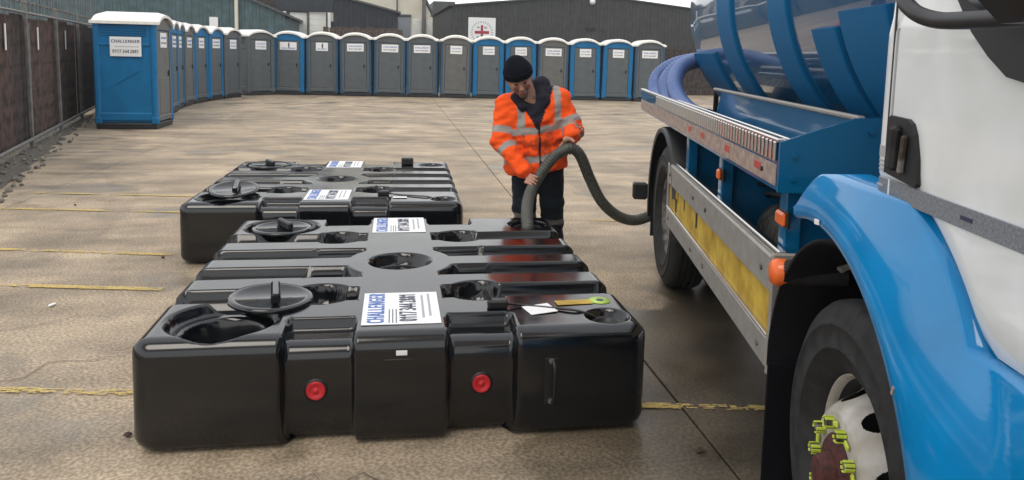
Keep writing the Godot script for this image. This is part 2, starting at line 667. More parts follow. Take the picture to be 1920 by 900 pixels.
	for i in 260:
		var t := rng.randf()
		var e := Vector3(-2.2, 0, -2.0).lerp(Vector3(-6.1, 0, -18.6), t) + Vector3(-rng.randf_range(-0.05, 0.75), rng.randf_range(0.01, 0.04), 0)
		add_cbox(stones, e, Vector3(rng.randf_range(0.02, 0.09), rng.randf_range(0.015, 0.05), rng.randf_range(0.02, 0.07)), 0.012, Basis.from_euler(Vector3(rng.randf() * 0.6, rng.randf() * TAU, rng.randf() * 0.6)))
	stones.generate_normals()
	var so := part(self, "rubble", stones.commit(), stone_m)
	tag(so, "loose stones and rubble scattered along the foot of the rusty fence", "rubble", "", "stuff")

func slab(st: SurfaceTool, o: Vector3, ux: Vector3, uz: Vector3, x0: float, x1: float, z0: float, z1: float, y: float) -> void:
	st.set_smooth_group(-1)
	var b := 0.004
	var top := []
	var rim := []
	var low := []
	for c in [[x0, z0, 1, 1], [x1, z0, -1, 1], [x1, z1, -1, -1], [x0, z1, 1, -1]]:
		top.append(o + ux * (c[0] + b * c[2]) + uz * (c[1] + b * c[3]) + Vector3(0, y, 0))
		rim.append(o + ux * c[0] + uz * c[1] + Vector3(0, y - b, 0))
		low.append(o + ux * c[0] + uz * c[1] + Vector3(0, -0.028, 0))
	slab_quad(st, top[0], top[1], top[2], top[3])
	for k in 4:
		var k2 := (k + 1) % 4
		slab_quad(st, rim[k], rim[k2], top[k2], top[k])
		slab_quad(st, low[k], low[k2], rim[k2], rim[k])

func slab_quad(st: SurfaceTool, a: Vector3, b: Vector3, c: Vector3, d: Vector3) -> void:
	for v in [a, b, c, a, c, d]:
		st.set_uv(Vector2((v.x - GX) / GS, (v.z - GZ) / GS))
		st.set_uv2(Vector2(v.x / 1.7 + v.z * 0.13, v.z / 1.7 - v.x * 0.13))
		st.add_vertex(v)

# ---------- fence ----------
func build_fence() -> void:
	var rng := RandomNumberGenerator.new()
	rng.seed = 17
	# the fence foot runs from beside the camera back along the yard
	var a := Vector3(-4.25, 0, -8.2)
	var b := Vector3(-6.9, 0, -21.5)
	var d := (b - a).normalized()
	var turn := atan2(-d.x, -d.z)
	var f := thing("hoarding_fence", "rust brown sheet fence with galvanised posts along the earth verge", "fence", a, turn)
	var length := (b - a).length()
	# sheets: ribbed panels, each about 0.9 m of fence
	var s := 0.0
	var k := 0
	while s < length:
		var w := 0.92
		var h := 2.02 + rng.randf_range(-0.05, 0.05)
		var rows := []
		for y in [0.08, h * 0.5, h]:
			var row := []
			for i in 45:
				var t := i / 44.0
				var ph := fposmod(t * 11.0, 1.0)
				var o := 0.012 if ph < 0.4 else (-0.012 if ph > 0.5 and ph < 0.9 else 0.0)
				row.append(Vector3(o - 0.03, y, -(s + t * w)))
			rows.append(row)
		var p := part(f, "sheet", grid_mesh(rows), mats["rusty_sheet"] if rng.randf() < 0.55 else mats["rusty_sheet_dark"])
		p.position.x = rng.randf_range(-0.006, 0.006)
		s += w + 0.012
		k += 1
	# posts
	var i := 0
	s = -0.5
	while s < length:
		part(f, "post", cbox(Vector3(0.055, 2.22, 0.055), 0.01), mats["galvanised"], Vector3(0.05, 1.11, -s), Vector3(0, 0, rng.randf_range(-0.01, 0.035)))
		if i % 2 == 0:
			part(f, "stay", cbox(Vector3(0.035, 1.9, 0.035), 0.006), mats["galvanised"], Vector3(0.03, 0.95, -s - 0.22))
		s += 2.45
		i += 1
	part(f, "bottom_rail", cyl(Vector3(0.075, 0.16, 0.3), Vector3(0.075, 0.16, -length), 0.028, 10), mats["galvanised"])
	part(f, "top_rail", cyl(Vector3(0.045, 2.05, 0.3), Vector3(0.045, 2.05, -length), 0.02, 10), mats["galvanised"])
	for q in [3.3, 5.44, 8.0]:
		part(f, "white_marker", cbox(Vector3(0.012, 0.36, 0.06), 0.003), mats["sign_white"], Vector3(0.01, 1.68, -q))
	# palisade behind, taller
	var pf := thing("palisade_fence", "tall galvanised palisade of thin upright pales behind the rust brown fence", "fence", a + Vector3(-0.5, 0, 0.2), turn)
	s = 0.0
	while s < length + 4.0:
		var pale := part(pf, "pale", pale_mesh(), mats["galvanised"], Vector3(0, 0, -s))
		pale.rotation.z = rng.randf_range(-0.008, 0.008)
		s += 0.36
	for y in [0.5, 2.35]:
		part(pf, "rail", cbox(Vector3(0.04, 0.05, length + 4.2), 0.005), mats["galvanised"], Vector3(-0.035, y, -(length + 4.0) / 2))

var pale_m: ArrayMesh
func pale_mesh() -> ArrayMesh:
	if pale_m == null:
		pale_m = prism(PackedVector2Array([Vector2(-0.03, 0.05), Vector2(0.03, 0.05), Vector2(0.03, 2.85), Vector2(0, 2.98), Vector2(-0.03, 2.85)]), -0.004, 0.004)
		var st := SurfaceTool.new()
		st.begin(Mesh.PRIMITIVE_TRIANGLES)
		st.append_from(pale_m, 0, Transform3D(Basis(Vector3.UP, PI / 2), Vector3.ZERO))
		pale_m = st.commit()
	return pale_m

# ---------- buildings behind ----------
# a wall of ribbed cladding in its own plane: x along, y up; top given as a list of (x, y)
func cladding(x0: float, x1: float, tops: Array, y0: float, pitch: float, depth: float) -> ArrayMesh:
	var st := SurfaceTool.new()
	st.begin(Mesh.PRIMITIVE_TRIANGLES)
	st.set_smooth_group(-1)
	var xs := []
	var x := x0
	while x < x1:
		for q in [[0.0, 0.0], [0.55, 0.0], [0.65, 1.0], [0.9, 1.0]]:
			xs.append([min(x + q[0] * pitch, x1), q[1] * depth])
		x += pitch
	xs.append([x1, 0.0])
	var top := func(px: float) -> float:
		for i in tops.size() - 1:
			if px <= tops[i + 1].x:
				return lerpf(tops[i].y, tops[i + 1].y, (px - tops[i].x) / (tops[i + 1].x - tops[i].x))
		return tops[-1].y
	for i in xs.size() - 1:
		var p: Array = xs[i]
		var q: Array = xs[i + 1]
		if q[0] - p[0] < 1e-4: continue
		quad(st, Vector3(p[0], y0, p[1]), Vector3(q[0], y0, q[1]), Vector3(q[0], top.call(q[0]), q[1]), Vector3(p[0], top.call(p[0]), p[1]), true)
	st.generate_normals()
	return st.commit()

func build_background() -> void:
	# teal clad shed behind the left row of toilets
	var t := thing("teal_shed", "long teal clad shed behind the row of toilets beside the fence", "building", Vector3(-22, 0, -33.5), 0.0)
	part(t, "wall", cladding(0, 18.4, [Vector2(0, 5.2), Vector2(16.6, 3.78), Vector2(18.4, 3.02)], 0, 0.3, 0.03), mats["teal_sheet"])
	part(t, "side_wall", cbox(Vector3(0.1, 3.0, 14), 0.01), mats["teal_sheet"], Vector3(18.35, 1.5, -7.06))
	part(t, "roof", prism(PackedVector2Array([Vector2(-0.2, 5.2), Vector2(16.6, 3.78), Vector2(18.6, 2.96), Vector2(18.6, 3.06), Vector2(16.6, 3.88), Vector2(-0.2, 5.33)]), -14, 0.15), mats["slate"])
	part(t, "downpipe", cyl(Vector3(16.48, 0, 0.12), Vector3(16.48, 3.7, 0.12), 0.075, 12), mats["cream_render"])
	part(t, "notice", cbox(Vector3(0.34, 0.4, 0.03), 0.005), mats["sign_white"], Vector3(15.57, 2.66, 0.06))
	# brown roofed store over the teal shed
	t = thing("brown_store", "dark brown roofed store rising behind the end of the teal shed", "building", Vector3(-9.6, 0, -46.0), 0.0)
	part(t, "wall", cbox(Vector3(5.4, 3.6, 5.0), 0.03), mats["brick_brown"], Vector3(2.6, 1.8, -2.5))
	part(t, "roof", prism(PackedVector2Array([Vector2(-0.3, 3.5), Vector2(5.6, 3.5), Vector2(5.6, 6.2), Vector2(4.2, 7.4), Vector2(-0.3, 7.4)]), -5.2, 0.2), mats["rusty_sheet_dark"])
	# navy shed with the white doors
	t = thing("navy_shed", "dark navy shed with tall white double doors", "building", Vector3(-4.27, 0, -40.0), 0.0)
	part(t, "fascia", cbox(Vector3(2.75, 2.6, 0.3), 0.01), mats["navy_sheet"], Vector3(0.98, 4.82, 0))
	for x in [-0.02, 2.16]:
		part(t, "frame_post", cbox(Vector3(0.15, 3.5, 0.28), 0.01), mats["white_door"], Vector3(x, 1.75, 0.02))
	for i in 2:
		var door := part(t, "door", cbox(Vector3(0.84, 3.46, 0.08), 0.01), mats["white_door"], Vector3(0.64 + i * 0.95, 1.73, -0.02))
		for k in 11:
			part(door, "slat", cbox(Vector3(0.82, 0.3, 0.02), 0.008), mats["white_door"], Vector3(0, -1.56 + k * 0.312, 0.045))
	part(t, "door_post", cbox(Vector3(0.1, 3.5, 0.12), 0.01), mats["dusty_metal"], Vector3(1.115, 1.75, 0.02))
	for x in [0.14, 2.05]:
		part(t, "jamb", cbox(Vector3(0.07, 3.5, 0.1), 0.01), mats["navy_sheet"], Vector3(x, 1.75, 0.02))
	part(t, "wall", cladding(2.36, 5.6, [Vector2(2.36, 4.36), Vector2(5.6, 3.58)], 0, 0.27, 0.05), mats["navy_sheet"], Vector3(0, 0, 0.02))
	part(t, "roof", prism(PackedVector2Array([Vector2(2.36, 4.38), Vector2(5.75, 3.56), Vector2(5.75, 3.66), Vector2(2.36, 4.48)]), -9, 0.2), mats["slate"])
	part(t, "back_wall", cbox(Vector3(6.0, 3.4, 0.1), 0.01), mats["navy_sheet"], Vector3(2.6, 1.7, -9))
	# rusty posts in front of it
	var rng := RandomNumberGenerator.new()
	rng.seed = 5
	var pf := thing("board_fence", "low brown board fence in front of the dark navy wall", "fence", Vector3(-2.2, 0, -38.6))
	for i in 13:
		part(pf, "board", cbox(Vector3(0.27, 2.75 + rng.randf_range(-0.12, 0.1), 0.03), 0.006), mats["brick_brown"], Vector3(i * 0.3, 1.37, rng.randf_range(-0.02, 0.02)))
	part(pf, "rail", cbox(Vector3(3.9, 0.1, 0.05), 0.006), mats["brick_brown"], Vector3(1.8, 2.1, -0.05))
	# cream hall
	t = thing("cream_hall", "pale cream building with a broad sloping gable behind the navy shed", "building", Vector3(0, 0, -52), 0.0)
	part(t, "gable_wall", prism(PackedVector2Array([Vector2(-6.0, 0), Vector2(4.1, 0), Vector2(4.1, 3.9), Vector2(3.47, 5.13), Vector2(2.2, 8.0), Vector2(-1.5, 9.5), Vector2(-6.0, 7.6)]), -9, 0.0), mats["cream_render"])
	part(t, "roof_edge", prism(PackedVector2Array([Vector2(4.2, 3.8), Vector2(4.3, 3.85), Vector2(2.3, 8.1), Vector2(2.2, 8.0)]), -9, 0.1), mats["slate"])
	part(t, "door", cbox(Vector3(0.85, 3.95, 0.08), 0.01), mats["stripe_grey"], Vector3(2.15, 1.98, 0.05))
	part(t, "door_hood", cbox(Vector3(0.95, 0.14, 0.2), 0.01), mats["slate"], Vector3(2.15, 4.05, 0.1))
	for q in [[2.98, 0.62], [3.84, 0.42]]:
		part(t, "panel", cbox(Vector3(q[1], 3.8, 0.06), 0.01), mats["white_door"], Vector3(q[0], 1.9, 0.04))
	part(t, "post", cyl(Vector3(1.68, 0, 0.25), Vector3(1.68, 8, 0.25), 0.06, 10), mats["dusty_metal"])
	part(t, "post", cyl(Vector3(3.47, 0, 0.25), Vector3(3.47, 8, 0.25), 0.13, 10), mats["dusty_metal"])
	# small slate house
	t = thing("slate_house", "small brown house with a steep grey slate roof", "house", Vector3(5.6, 0, -60), 0.0)
	part(t, "wall", cbox(Vector3(1.7, 3.8, 5), 0.02), mats["brick_brown"], Vector3(0, 1.9, -2.5))
	part(t, "roof", prism(PackedVector2Array([Vector2(-1.1, 3.75), Vector2(1.1, 3.75), Vector2(0.8, 5.6), Vector2(-0.85, 5.6)]), -5.2, 0.25), mats["slate"])
	for i in 2:
		var w := part(t, "window", cbox(Vector3(0.45, 0.7, 0.08), 0.01), mats["white_door"], Vector3(-0.35 + i * 0.75, 3.2, 0.05))
		part(w, "pane", cbox(Vector3(0.32, 0.55, 0.03), 0.004), mats["dark_glass"], Vector3(0, 0, 0.04))
	# long grey shed
	t = thing("grey_shed", "long dark grey ribbed shed with a shallow gable", "building", Vector3(4.0, 0, -38.5), 0.0)
	part(t, "wall", cladding(0, 14.6, [Vector2(0, 3.95), Vector2(7.4, 4.72), Vector2(14.6, 4.05)], 0, 0.2, 0.028), mats["grey_sheet"])
	part(t, "roof", prism(PackedVector2Array([Vector2(-0.2, 3.95), Vector2(7.4, 4.74), Vector2(14.8, 4.04), Vector2(14.8, 4.1), Vector2(7.4, 4.82), Vector2(-0.2, 4.03)]), -12, 0.12), mats["grey_sheet"])
	part(t, "side_wall", cbox(Vector3(0.1, 3.9, 12), 0.01), mats["grey_sheet"], Vector3(0.02, 1.95, -6.06))
	part(t, "lamp", lathe_x([Vector2(0, 0), Vector2(0.02, 0.13), Vector2(0.12, 0.16), Vector2(0.2, 0.1), Vector2(0.22, 0)], 20), mats["sign_white"], Vector3(7.25, 4.42, 0.05), Vector3(0, -PI / 2, 0))
	part(t, "vent", cbox(Vector3(0.5, 0.14, 0.08), 0.01), mats["black_plastic"], Vector3(7.25, 3.05, 0.04))
	# emblem board
	var eb := thing("emblem_board", "white board with a red cross in a lettered ring above the toilets", "sign", Vector3(4.96, 0, -34.6), 0.0)
	part(eb, "board", cbox(Vector3(1.25, 1.35, 0.04), 0.006), mats["sign_white"], Vector3(0, 2.57, 0))
	for q in [-0.45, 0.45]:
		part(eb, "leg", cbox(Vector3(0.07, 3.2, 0.07), 0.008), mats["galvanised"], Vector3(q, 1.6, -0.056))
	var ring := SurfaceTool.new()
	ring.begin(Mesh.PRIMITIVE_TRIANGLES)
	for i in 26:
		var an := TAU * i / 26.0
		add_cbox(ring, Vector3(cos(an) * 0.47, sin(an) * 0.47, 0), Vector3(0.05, 0.075, 0.006), 0.002, Basis(Vector3(0, 0, 1), an - PI / 2))
	ring.generate_normals()
	part(eb, "ring", ring.commit(), mats["ink_grey"], Vector3(0, 2.58, 0.022))
	part(eb, "cross_bar", cbox(Vector3(0.66, 0.13, 0.008), 0.002), mats["emblem_red"], Vector3(0, 2.58, 0.023))
	part(eb, "cross_bar", cbox(Vector3(0.11, 0.26, 0.008), 0.002), mats["emblem_red"], Vector3(0, 2.777, 0.023))
	part(eb, "cross_bar", cbox(Vector3(0.11, 0.22, 0.008), 0.002), mats["emblem_olive"], Vector3(0, 2.403, 0.023))
	for q in [-1, 1]:
		part(eb, "quarter_mark", cbox(Vector3(0.12, 0.09, 0.006), 0.002), mats["ink_grey"], Vector3(q * 0.17, 2.8, 0.022))
		part(eb, "quarter_mark", cbox(Vector3(0.12, 0.09, 0.006), 0.002), mats["ink_grey"], Vector3(q * 0.19, 2.36, 0.022))
	# stone gable seen beside the lorry's barrel
	t = thing("stone_gable", "narrow pale brown stone gable beside the dark grey shed", "building", Vector3(17.7, 0, -37.5), 0.0)
	part(t, "wall", prism(PackedVector2Array([Vector2(-0.9, 0), Vector2(3.0, 0), Vector2(3.0, 4.6), Vector2(0.4, 3.6), Vector2(-0.2, 2.2), Vector2(-0.9, 1.6)]), -4, 0), mats["brick_brown"])
	# sheets of the yard's far boundary, behind the back row
	var bf := thing("boundary_fence", "low dark steel fence behind the back row of toilets", "fence", Vector3(-3, 0, -31.5))
	for i in 34:
		part(bf, "board", cbox(Vector3(0.66, 2.0, 0.03), 0.006), mats["rusty_sheet_dark"], Vector3(i * 0.68, 1.0, (i % 2) * 0.012))
	part(bf, "rail", cbox(Vector3(23, 0.08, 0.05), 0.006), mats["rusty_sheet_dark"], Vector3(11.2, 1.5, 0.06))

# ---------- toilets ----------
var tm := {}
func toilet_meshes() -> void:
	# side panel: rounded corner posts and louvres; local origin at the base centre, door towards +z
	var w := 1.1
	var d := 1.12
	var h := 2.05
	var st := SurfaceTool.new()
	st.begin(Mesh.PRIMITIVE_TRIANGLES)
	# inner skin, set back from the corner posts
	add_cbox(st, Vector3(0, 0.12 + (h - 0.12) / 2, -0.01), Vector3(w - 0.07, h - 0.12, d - 0.08), 0.02)
	# raised borders on the two sides and the back
	for s in [-1, 1]:
		add_cbox(st, Vector3(s * (w / 2 - 0.03), 1.62, -0.01), Vector3(0.03, 0.05, d - 0.2), 0.01)
		add_cbox(st, Vector3(s * (w / 2 - 0.03), 0.24, -0.01), Vector3(0.05, 0.16, d - 0.14), 0.02)
		for k in 5:
			add_cbox(st, Vector3(s * (w / 2 - 0.03), 1.8 + k * 0.045, -0.02), Vector3(0.035, 0.018, d - 0.32), 0.006)
		add_cbox(st, Vector3(s * (w / 2 - 0.033), 0.98, -0.01), Vector3(0.02, 0.03, 0.62), 0.006, Basis(Vector3(1, 0, 0), -0.55))
	st.generate_normals()
	tm.body = st.commit()
	st = SurfaceTool.new()
	st.begin(Mesh.PRIMITIVE_TRIANGLES)
	add_cbox(st, Vector3(0, 0.1 + h / 2 - 0.06, 0), Vector3(0.11, h - 0.08, 0.11), 0.03)
	add_cbox(st, Vector3(0, 0.17, 0), Vector3(0.13, 0.14, 0.13), 0.02)
	st.generate_normals()
	tm.posts = st.commit()
	# front frame with an arched head
	var arch := PackedVector2Array()
	arch.append(Vector2(-0.5, 0.12))
	arch.append(Vector2(-0.4, 0.12))
	arch.append(Vector2(-0.4, 1.92))
	arch.append(Vector2(0.4, 1.92))
	arch.append(Vector2(0.4, 0.12))
	arch.append(Vector2(0.5, 0.12))
	arch.append(Vector2(0.5, 2.0))
	for i in 13:
		var t := 1.0 - i / 6.0
		arch.append(Vector2(t * 0.46, 2.0 + 0.13 * sqrt(maxf(0, 1 - t * t * 0.96))))
	arch.append(Vector2(-0.5, 2.0))
	tm.frame = prism(arch, 0.5, 0.555)
	tm.door = cbox(Vector3(0.78, 1.76, 0.04), 0.012)
	tm.door_panel = cbox(Vector3(0.6, 0.7, 0.014), 0.006)
	tm.handle = cbox(Vector3(0.05, 0.11, 0.035), 0.008)
	tm.kick = cbox(Vector3(0.8, 0.1, 0.03), 0.01)
	tm.skid = cbox(Vector3(1.1, 0.12, 1.1), 0.02)
	# roof: shallow vault, crowned above the door, overhanging
	var rows := []
	for j in 9:
		var z := -0.6 + 1.22 * j / 8.0
		var row := []
		for i in 25:
			var x := -0.6 + 1.2 * i / 24.0
			var u := clampf(absf(x) / 0.47, 0.0, 1.0)
			var crown := 0.15 * pow(maxf(0.0, 1.0 - u * u), 0.7)
			var e := minf(minf(0.6 - absf(x), z + 0.6), 0.62 - z)
			row.append(Vector3(x, 2.06 + crown + 0.045 * ss(0, 0.06, e), z))
		rows.append(row)
	st = SurfaceTool.new()
	st.begin(Mesh.PRIMITIVE_TRIANGLES)
	add_grid(st, rows)
	# rim below the vault
	var rim := []
	for r in [rows[8], rows[0]]:
		var low := []
		for p in r:
			low.append(p - Vector3(0, 0.055, 0))
		st.set_smooth_group(-1)
		for i in 24:
			quad(st, r[i], r[i + 1], low[i + 1], low[i])
	for c in [0, 24]:
		for j in 8:
			var p0: Vector3 = rows[j][c]
			var p1: Vector3 = rows[j + 1][c]
			quad(st, p0, p1, p1 - Vector3(0, 0.055, 0), p0 - Vector3(0, 0.055, 0))
	st.set_smooth_group(-1)
	for j in 8:
		for i in 24:
			var dn := Vector3(0, 0.055, 0)
			quad(st, rows[j][i] - dn, rows[j + 1][i] - dn, rows[j + 1][i + 1] - dn, rows[j][i + 1] - dn)
	st.generate_normals()
	tm.roof = st.commit()
	tm.sign_wide = cbox(Vector3(0.58, 0.27, 0.008), 0.002)
	tm.sign_narrow = cbox(Vector3(0.42, 0.29, 0.008), 0.002)
	tm.sign_side = cbox(Vector3(0.56, 0.37, 0.008), 0.002)
	tm.vent = lathe_x([Vector2(0, 0.05), Vector2(0.12, 0.05), Vector2(0.12, 0.05), Vector2(0.13, 0.07), Vector2(0.17, 0.06), Vector2(0.18, 0.0)], 14)
	tm.person_body = prism(PackedVector2Array([Vector2(-0.02, -0.09), Vector2(-0.004, -0.09), Vector2(0.0, -0.03), Vector2(0.004, -0.09), Vector2(0.02, -0.09), Vector2(0.024, 0.0), Vector2(0.03, 0.05), Vector2(-0.03, 0.05), Vector2(-0.024, 0.0)]), 0, 0.003)

func toilet(at: Vector3, turn: float, frame_col: String, body_col: String, wide_sign: bool, figure: bool, label: String, group: String) -> Node3D:
	var t := thing("portable_toilet", label, "portable toilet", at, turn, group)
	part(t, "skid", tm.skid, mats["black_plastic"], Vector3(0, 0.06, 0))
	part(t, "cabin_wall", tm.body, mats[body_col])
	for sx in [-1, 1]:
		for sz in [-1, 1]:
			part(t, "corner_post", tm.posts, mats[body_col], Vector3(sx * 0.498, 0, sz * 0.508))
	part(t, "door_frame", tm.frame, mats[frame_col])
	var door_col := "toilet_grey" if frame_col != "toilet_grey_warm" else "toilet_grey_warm"
	var door := part(t, "door", tm.door, mats[door_col], Vector3(0, 1.02, 0.525))
	part(door, "raised_panel", tm.door_panel, mats[door_col], Vector3(0, -0.38, 0.022))
	part(door, "handle", tm.handle, mats["black_plastic"], Vector3(0.3, 0.05, 0.035))
	part(door, "kick_plate", tm.kick, mats[door_col], Vector3(0, -0.82, 0.025))
	var sg := part(door, "sign", tm.sign_wide if wide_sign else tm.sign_narrow, mats["sign_white"], Vector3(0, 0.7, 0.026))
	lettering(sg, "CHALLENGER", 0.055 if wide_sign else 0.038, Vector3(0, 0.045 if not figure else -0.08, 0.005), "ink_blue")
	if not figure:
		lettering(sg, "0117 344 2881", 0.05 if wide_sign else 0.036, Vector3(0, -0.055, 0.005), "ink_dark")
	else:
		part(sg, "figure", tm.person_body, mats["ink_dark"], Vector3(0.02, 0.03, 0.004))
		part(sg, "figure", cyl(Vector3(0.02, 0.105, 0.004), Vector3(0.02, 0.105, 0.008), 0.02, 12), mats["ink_dark"])
	part(t, "roof", tm.roof, mats["toilet_roof"])
	return t

func lettering(parent: Node, s: String, height: float, at: Vector3, ink: String, rot := Vector3.ZERO, bold := true) -> MeshInstance3D:
	return part(parent, "lettering", text(s, height, bold), mats[ink], at, rot)

const ORD := ["first", "second", "third", "fourth", "fifth", "sixth", "seventh", "eighth", "ninth", "tenth", "eleventh", "twelfth"]

func build_toilets() -> void:
	toilet_meshes()
	# row along the fence, doors to the yard; the near end shows its blue side wall
	var line := curve_points([Vector3(-4.02, 0, -15.45), Vector3(-4.62, 0, -19.2), Vector3(-4.88, 0, -21.9), Vector3(-4.66, 0, -24.4), Vector3(-4.22, 0, -26.05), Vector3(-3.5, 0, -27.3)], 0.05)
	var cols := ["toilet_grey_warm", "toilet_grey_warm", "toilet_grey", "toilet_blue", "toilet_blue", "toilet_grey_warm", "toilet_blue", "toilet_blue", "toilet_grey"]
	var names := ["warm grey", "warm grey", "grey", "blue-framed", "blue-framed", "warm grey", "blue-framed", "blue-framed", "grey"]
	for i in 9:
		var k := int((i + 0.5) / 10.0 * (line.size() - 1))
		var dir: Vector3 = (line[k + 8] - line[k - 8]).normalized()
		var out := Vector3(-dir.z, 0, dir.x)
		var p: Vector3 = line[k] - out * 0.56
		var label := "%s portable toilet, %s in the fence-side row from its blue-walled end" % [names[i], ORD[i]]
		if i == 0: label = "portable toilet showing its blue louvred side wall with a large white sign"
		var t := toilet(p, atan2(out.x, out.z) + 0.03 * (i % 3 - 1), cols[i], "toilet_blue" if i in [0, 3, 4, 6, 7] else "toilet_grey", i % 2 == 1, false, label, "portable toilets along the fence")
		if i == 0:
			t.rotation.y = PI / 2 - 0.02
			t.position = Vector3(-4.60, 0, -16.12)
			var sg := part(t, "side_sign", tm.sign_side, mats["sign_white"], Vector3(-0.545, 1.58, 0.02), Vector3(0, -PI / 2, 0))
			lettering(sg, "CHALLENGER", 0.058, Vector3(0, 0.1, 0.005), "ink_dark")
			lettering(sg, "0117 344 2881", 0.064, Vector3(0, -0.09, 0.005), "ink_dark").scale = Vector3(0.8, 1, 1)
			part(sg, "flourish", cbox(Vector3(0.44, 0.012, 0.004), 0.001), mats["ink_grey"], Vector3(0.02, 0.0, 0.004))
	# corner unit, turned
	toilet(Vector3(-4.1, 0, -27.75), 0.72, "toilet_grey", "toilet_grey", false, false, "grey portable toilet turned across the corner where the two rows meet", "portable toilets along the fence")
	# back row
	var c := Vector3(-2.83, 0, -28.35)
	var d := Vector3(10.05, 0, -27.0)
	var fc := ["toilet_blue", "toilet_grey", "toilet_grey", "toilet_grey", "toilet_grey", "toilet_grey_warm", "toilet_blue", "toilet_blue", "toilet_grey_warm", "toilet_blue", "toilet_blue", "toilet_grey"]
	var wide := [true, false, true, true, true, false, false, false, true, false, false, true]
	for i in 12:
		var p := c.lerp(d, i / 11.0)
		var kind := "blue-framed portable toilet" if fc[i] == "toilet_blue" else "grey-fronted portable toilet"
		var label := "%s, %s along the back row from the corner" % [kind, ORD[i]]
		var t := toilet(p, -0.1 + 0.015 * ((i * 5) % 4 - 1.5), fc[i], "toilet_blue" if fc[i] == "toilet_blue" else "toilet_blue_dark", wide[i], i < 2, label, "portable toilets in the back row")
		t.rotation.z = 0.006 * ((i * 7) % 5 - 2)

# ---------- effluent tanks ----------
const TW := 1.05
const TD := 2.22
const TH := 0.46
const GROOVES := [0.56, 0.93, 1.29, 1.66]

func tank_front(u: float) -> float:
	var au := absf(u)
	var v := 0.06 * ss(0.188, 0.2, au) * (1.0 - ss(0.468, 0.48, au))
	var e := TW - au
	var r := 0.085
	if e < r:
		v += r - sqrt(maxf(0.0, r * r - (r - e) * (r - e)))
	return v

func tank_height(u: float, v: float) -> float:
	var au := absf(u)
	var h := TH
	var hub := sqrt(u * u + (v - 1.11) * (v - 1.11))
	# cross grooves, open at the sides
	var g := 0.0
	for i in 4:
		var dv := absf(v - GROOVES[i])
		if dv < 0.28:
			var k := (1.0 - ss(0.09, 0.1, dv)) * ss(0.196, 0.216, au)
			if i == 1 or i == 2:
				k *= ss(0.29, 0.32, hub + 0.25 * dv * 0.0)
			else:
				var c := sqrt((au - 0.37) * (au - 0.37) + dv * dv)
				k = maxf(k, 1.0 - ss(0.135, 0.155, c))
			g = maxf(g, k)
	h -= 0.1 * g
	# hub pan
	h -= 0.07 * (1.0 - ss(0.145, 0.17, hub))
	# hatch pans at the left corners, fitting pans at the right
	var c1 := sqrt((u + 0.745) * (u + 0.745) + (v - 0.255) * (v - 0.255))
	h = minf(h, TH - 0.055 * (1.0 - ss(0.205, 0.235, c1)))
	h -= 0.12 * (1.0 - ss(0.125, 0.17, c1))
	var c2 := sqrt((u + 0.745) * (u + 0.745) + (v - 1.965) * (v - 1.965))
	h = minf(h, TH - 0.055 * (1.0 - ss(0.205, 0.235, c2)))
	var c3 := sqrt((u - 0.9) * (u - 0.9) + (v - 0.15) * (v - 0.15))
	h -= 0.05 * (1.0 - ss(0.075, 0.1, c3))
	var c4 := sqrt((u - 0.86) * (u - 0.86) + (v - 1.96) * (v - 1.96))
	h -= 0.05 * (1.0 - ss(0.105, 0.13, c4))
	# low shelves in the front and back recesses
	if au > 0.18 and au < 0.49:
		var in_u := ss(0.188, 0.2, au) * (1.0 - ss(0.468, 0.48, au))
		h -= 0.055 * in_u * maxf(1.0 - ss(0.22, 0.245, v), ss(TD - 0.245, TD - 0.22, v))
	# shallow water dips and mould unevenness
	h += 0.0012 * sin(u * 7.0 + v * 3.0) * sin(v * 6.0)
	# rounded rim
	var f := tank_front(u)
	var e := minf(TW - au, minf(v - f, TD - f - v))
	var r := 0.07
	if e < r:
		e = maxf(e, 0.0)
		h -= r - sqrt(maxf(0.0, r * r - (r - e) * (r - e)))
	return h

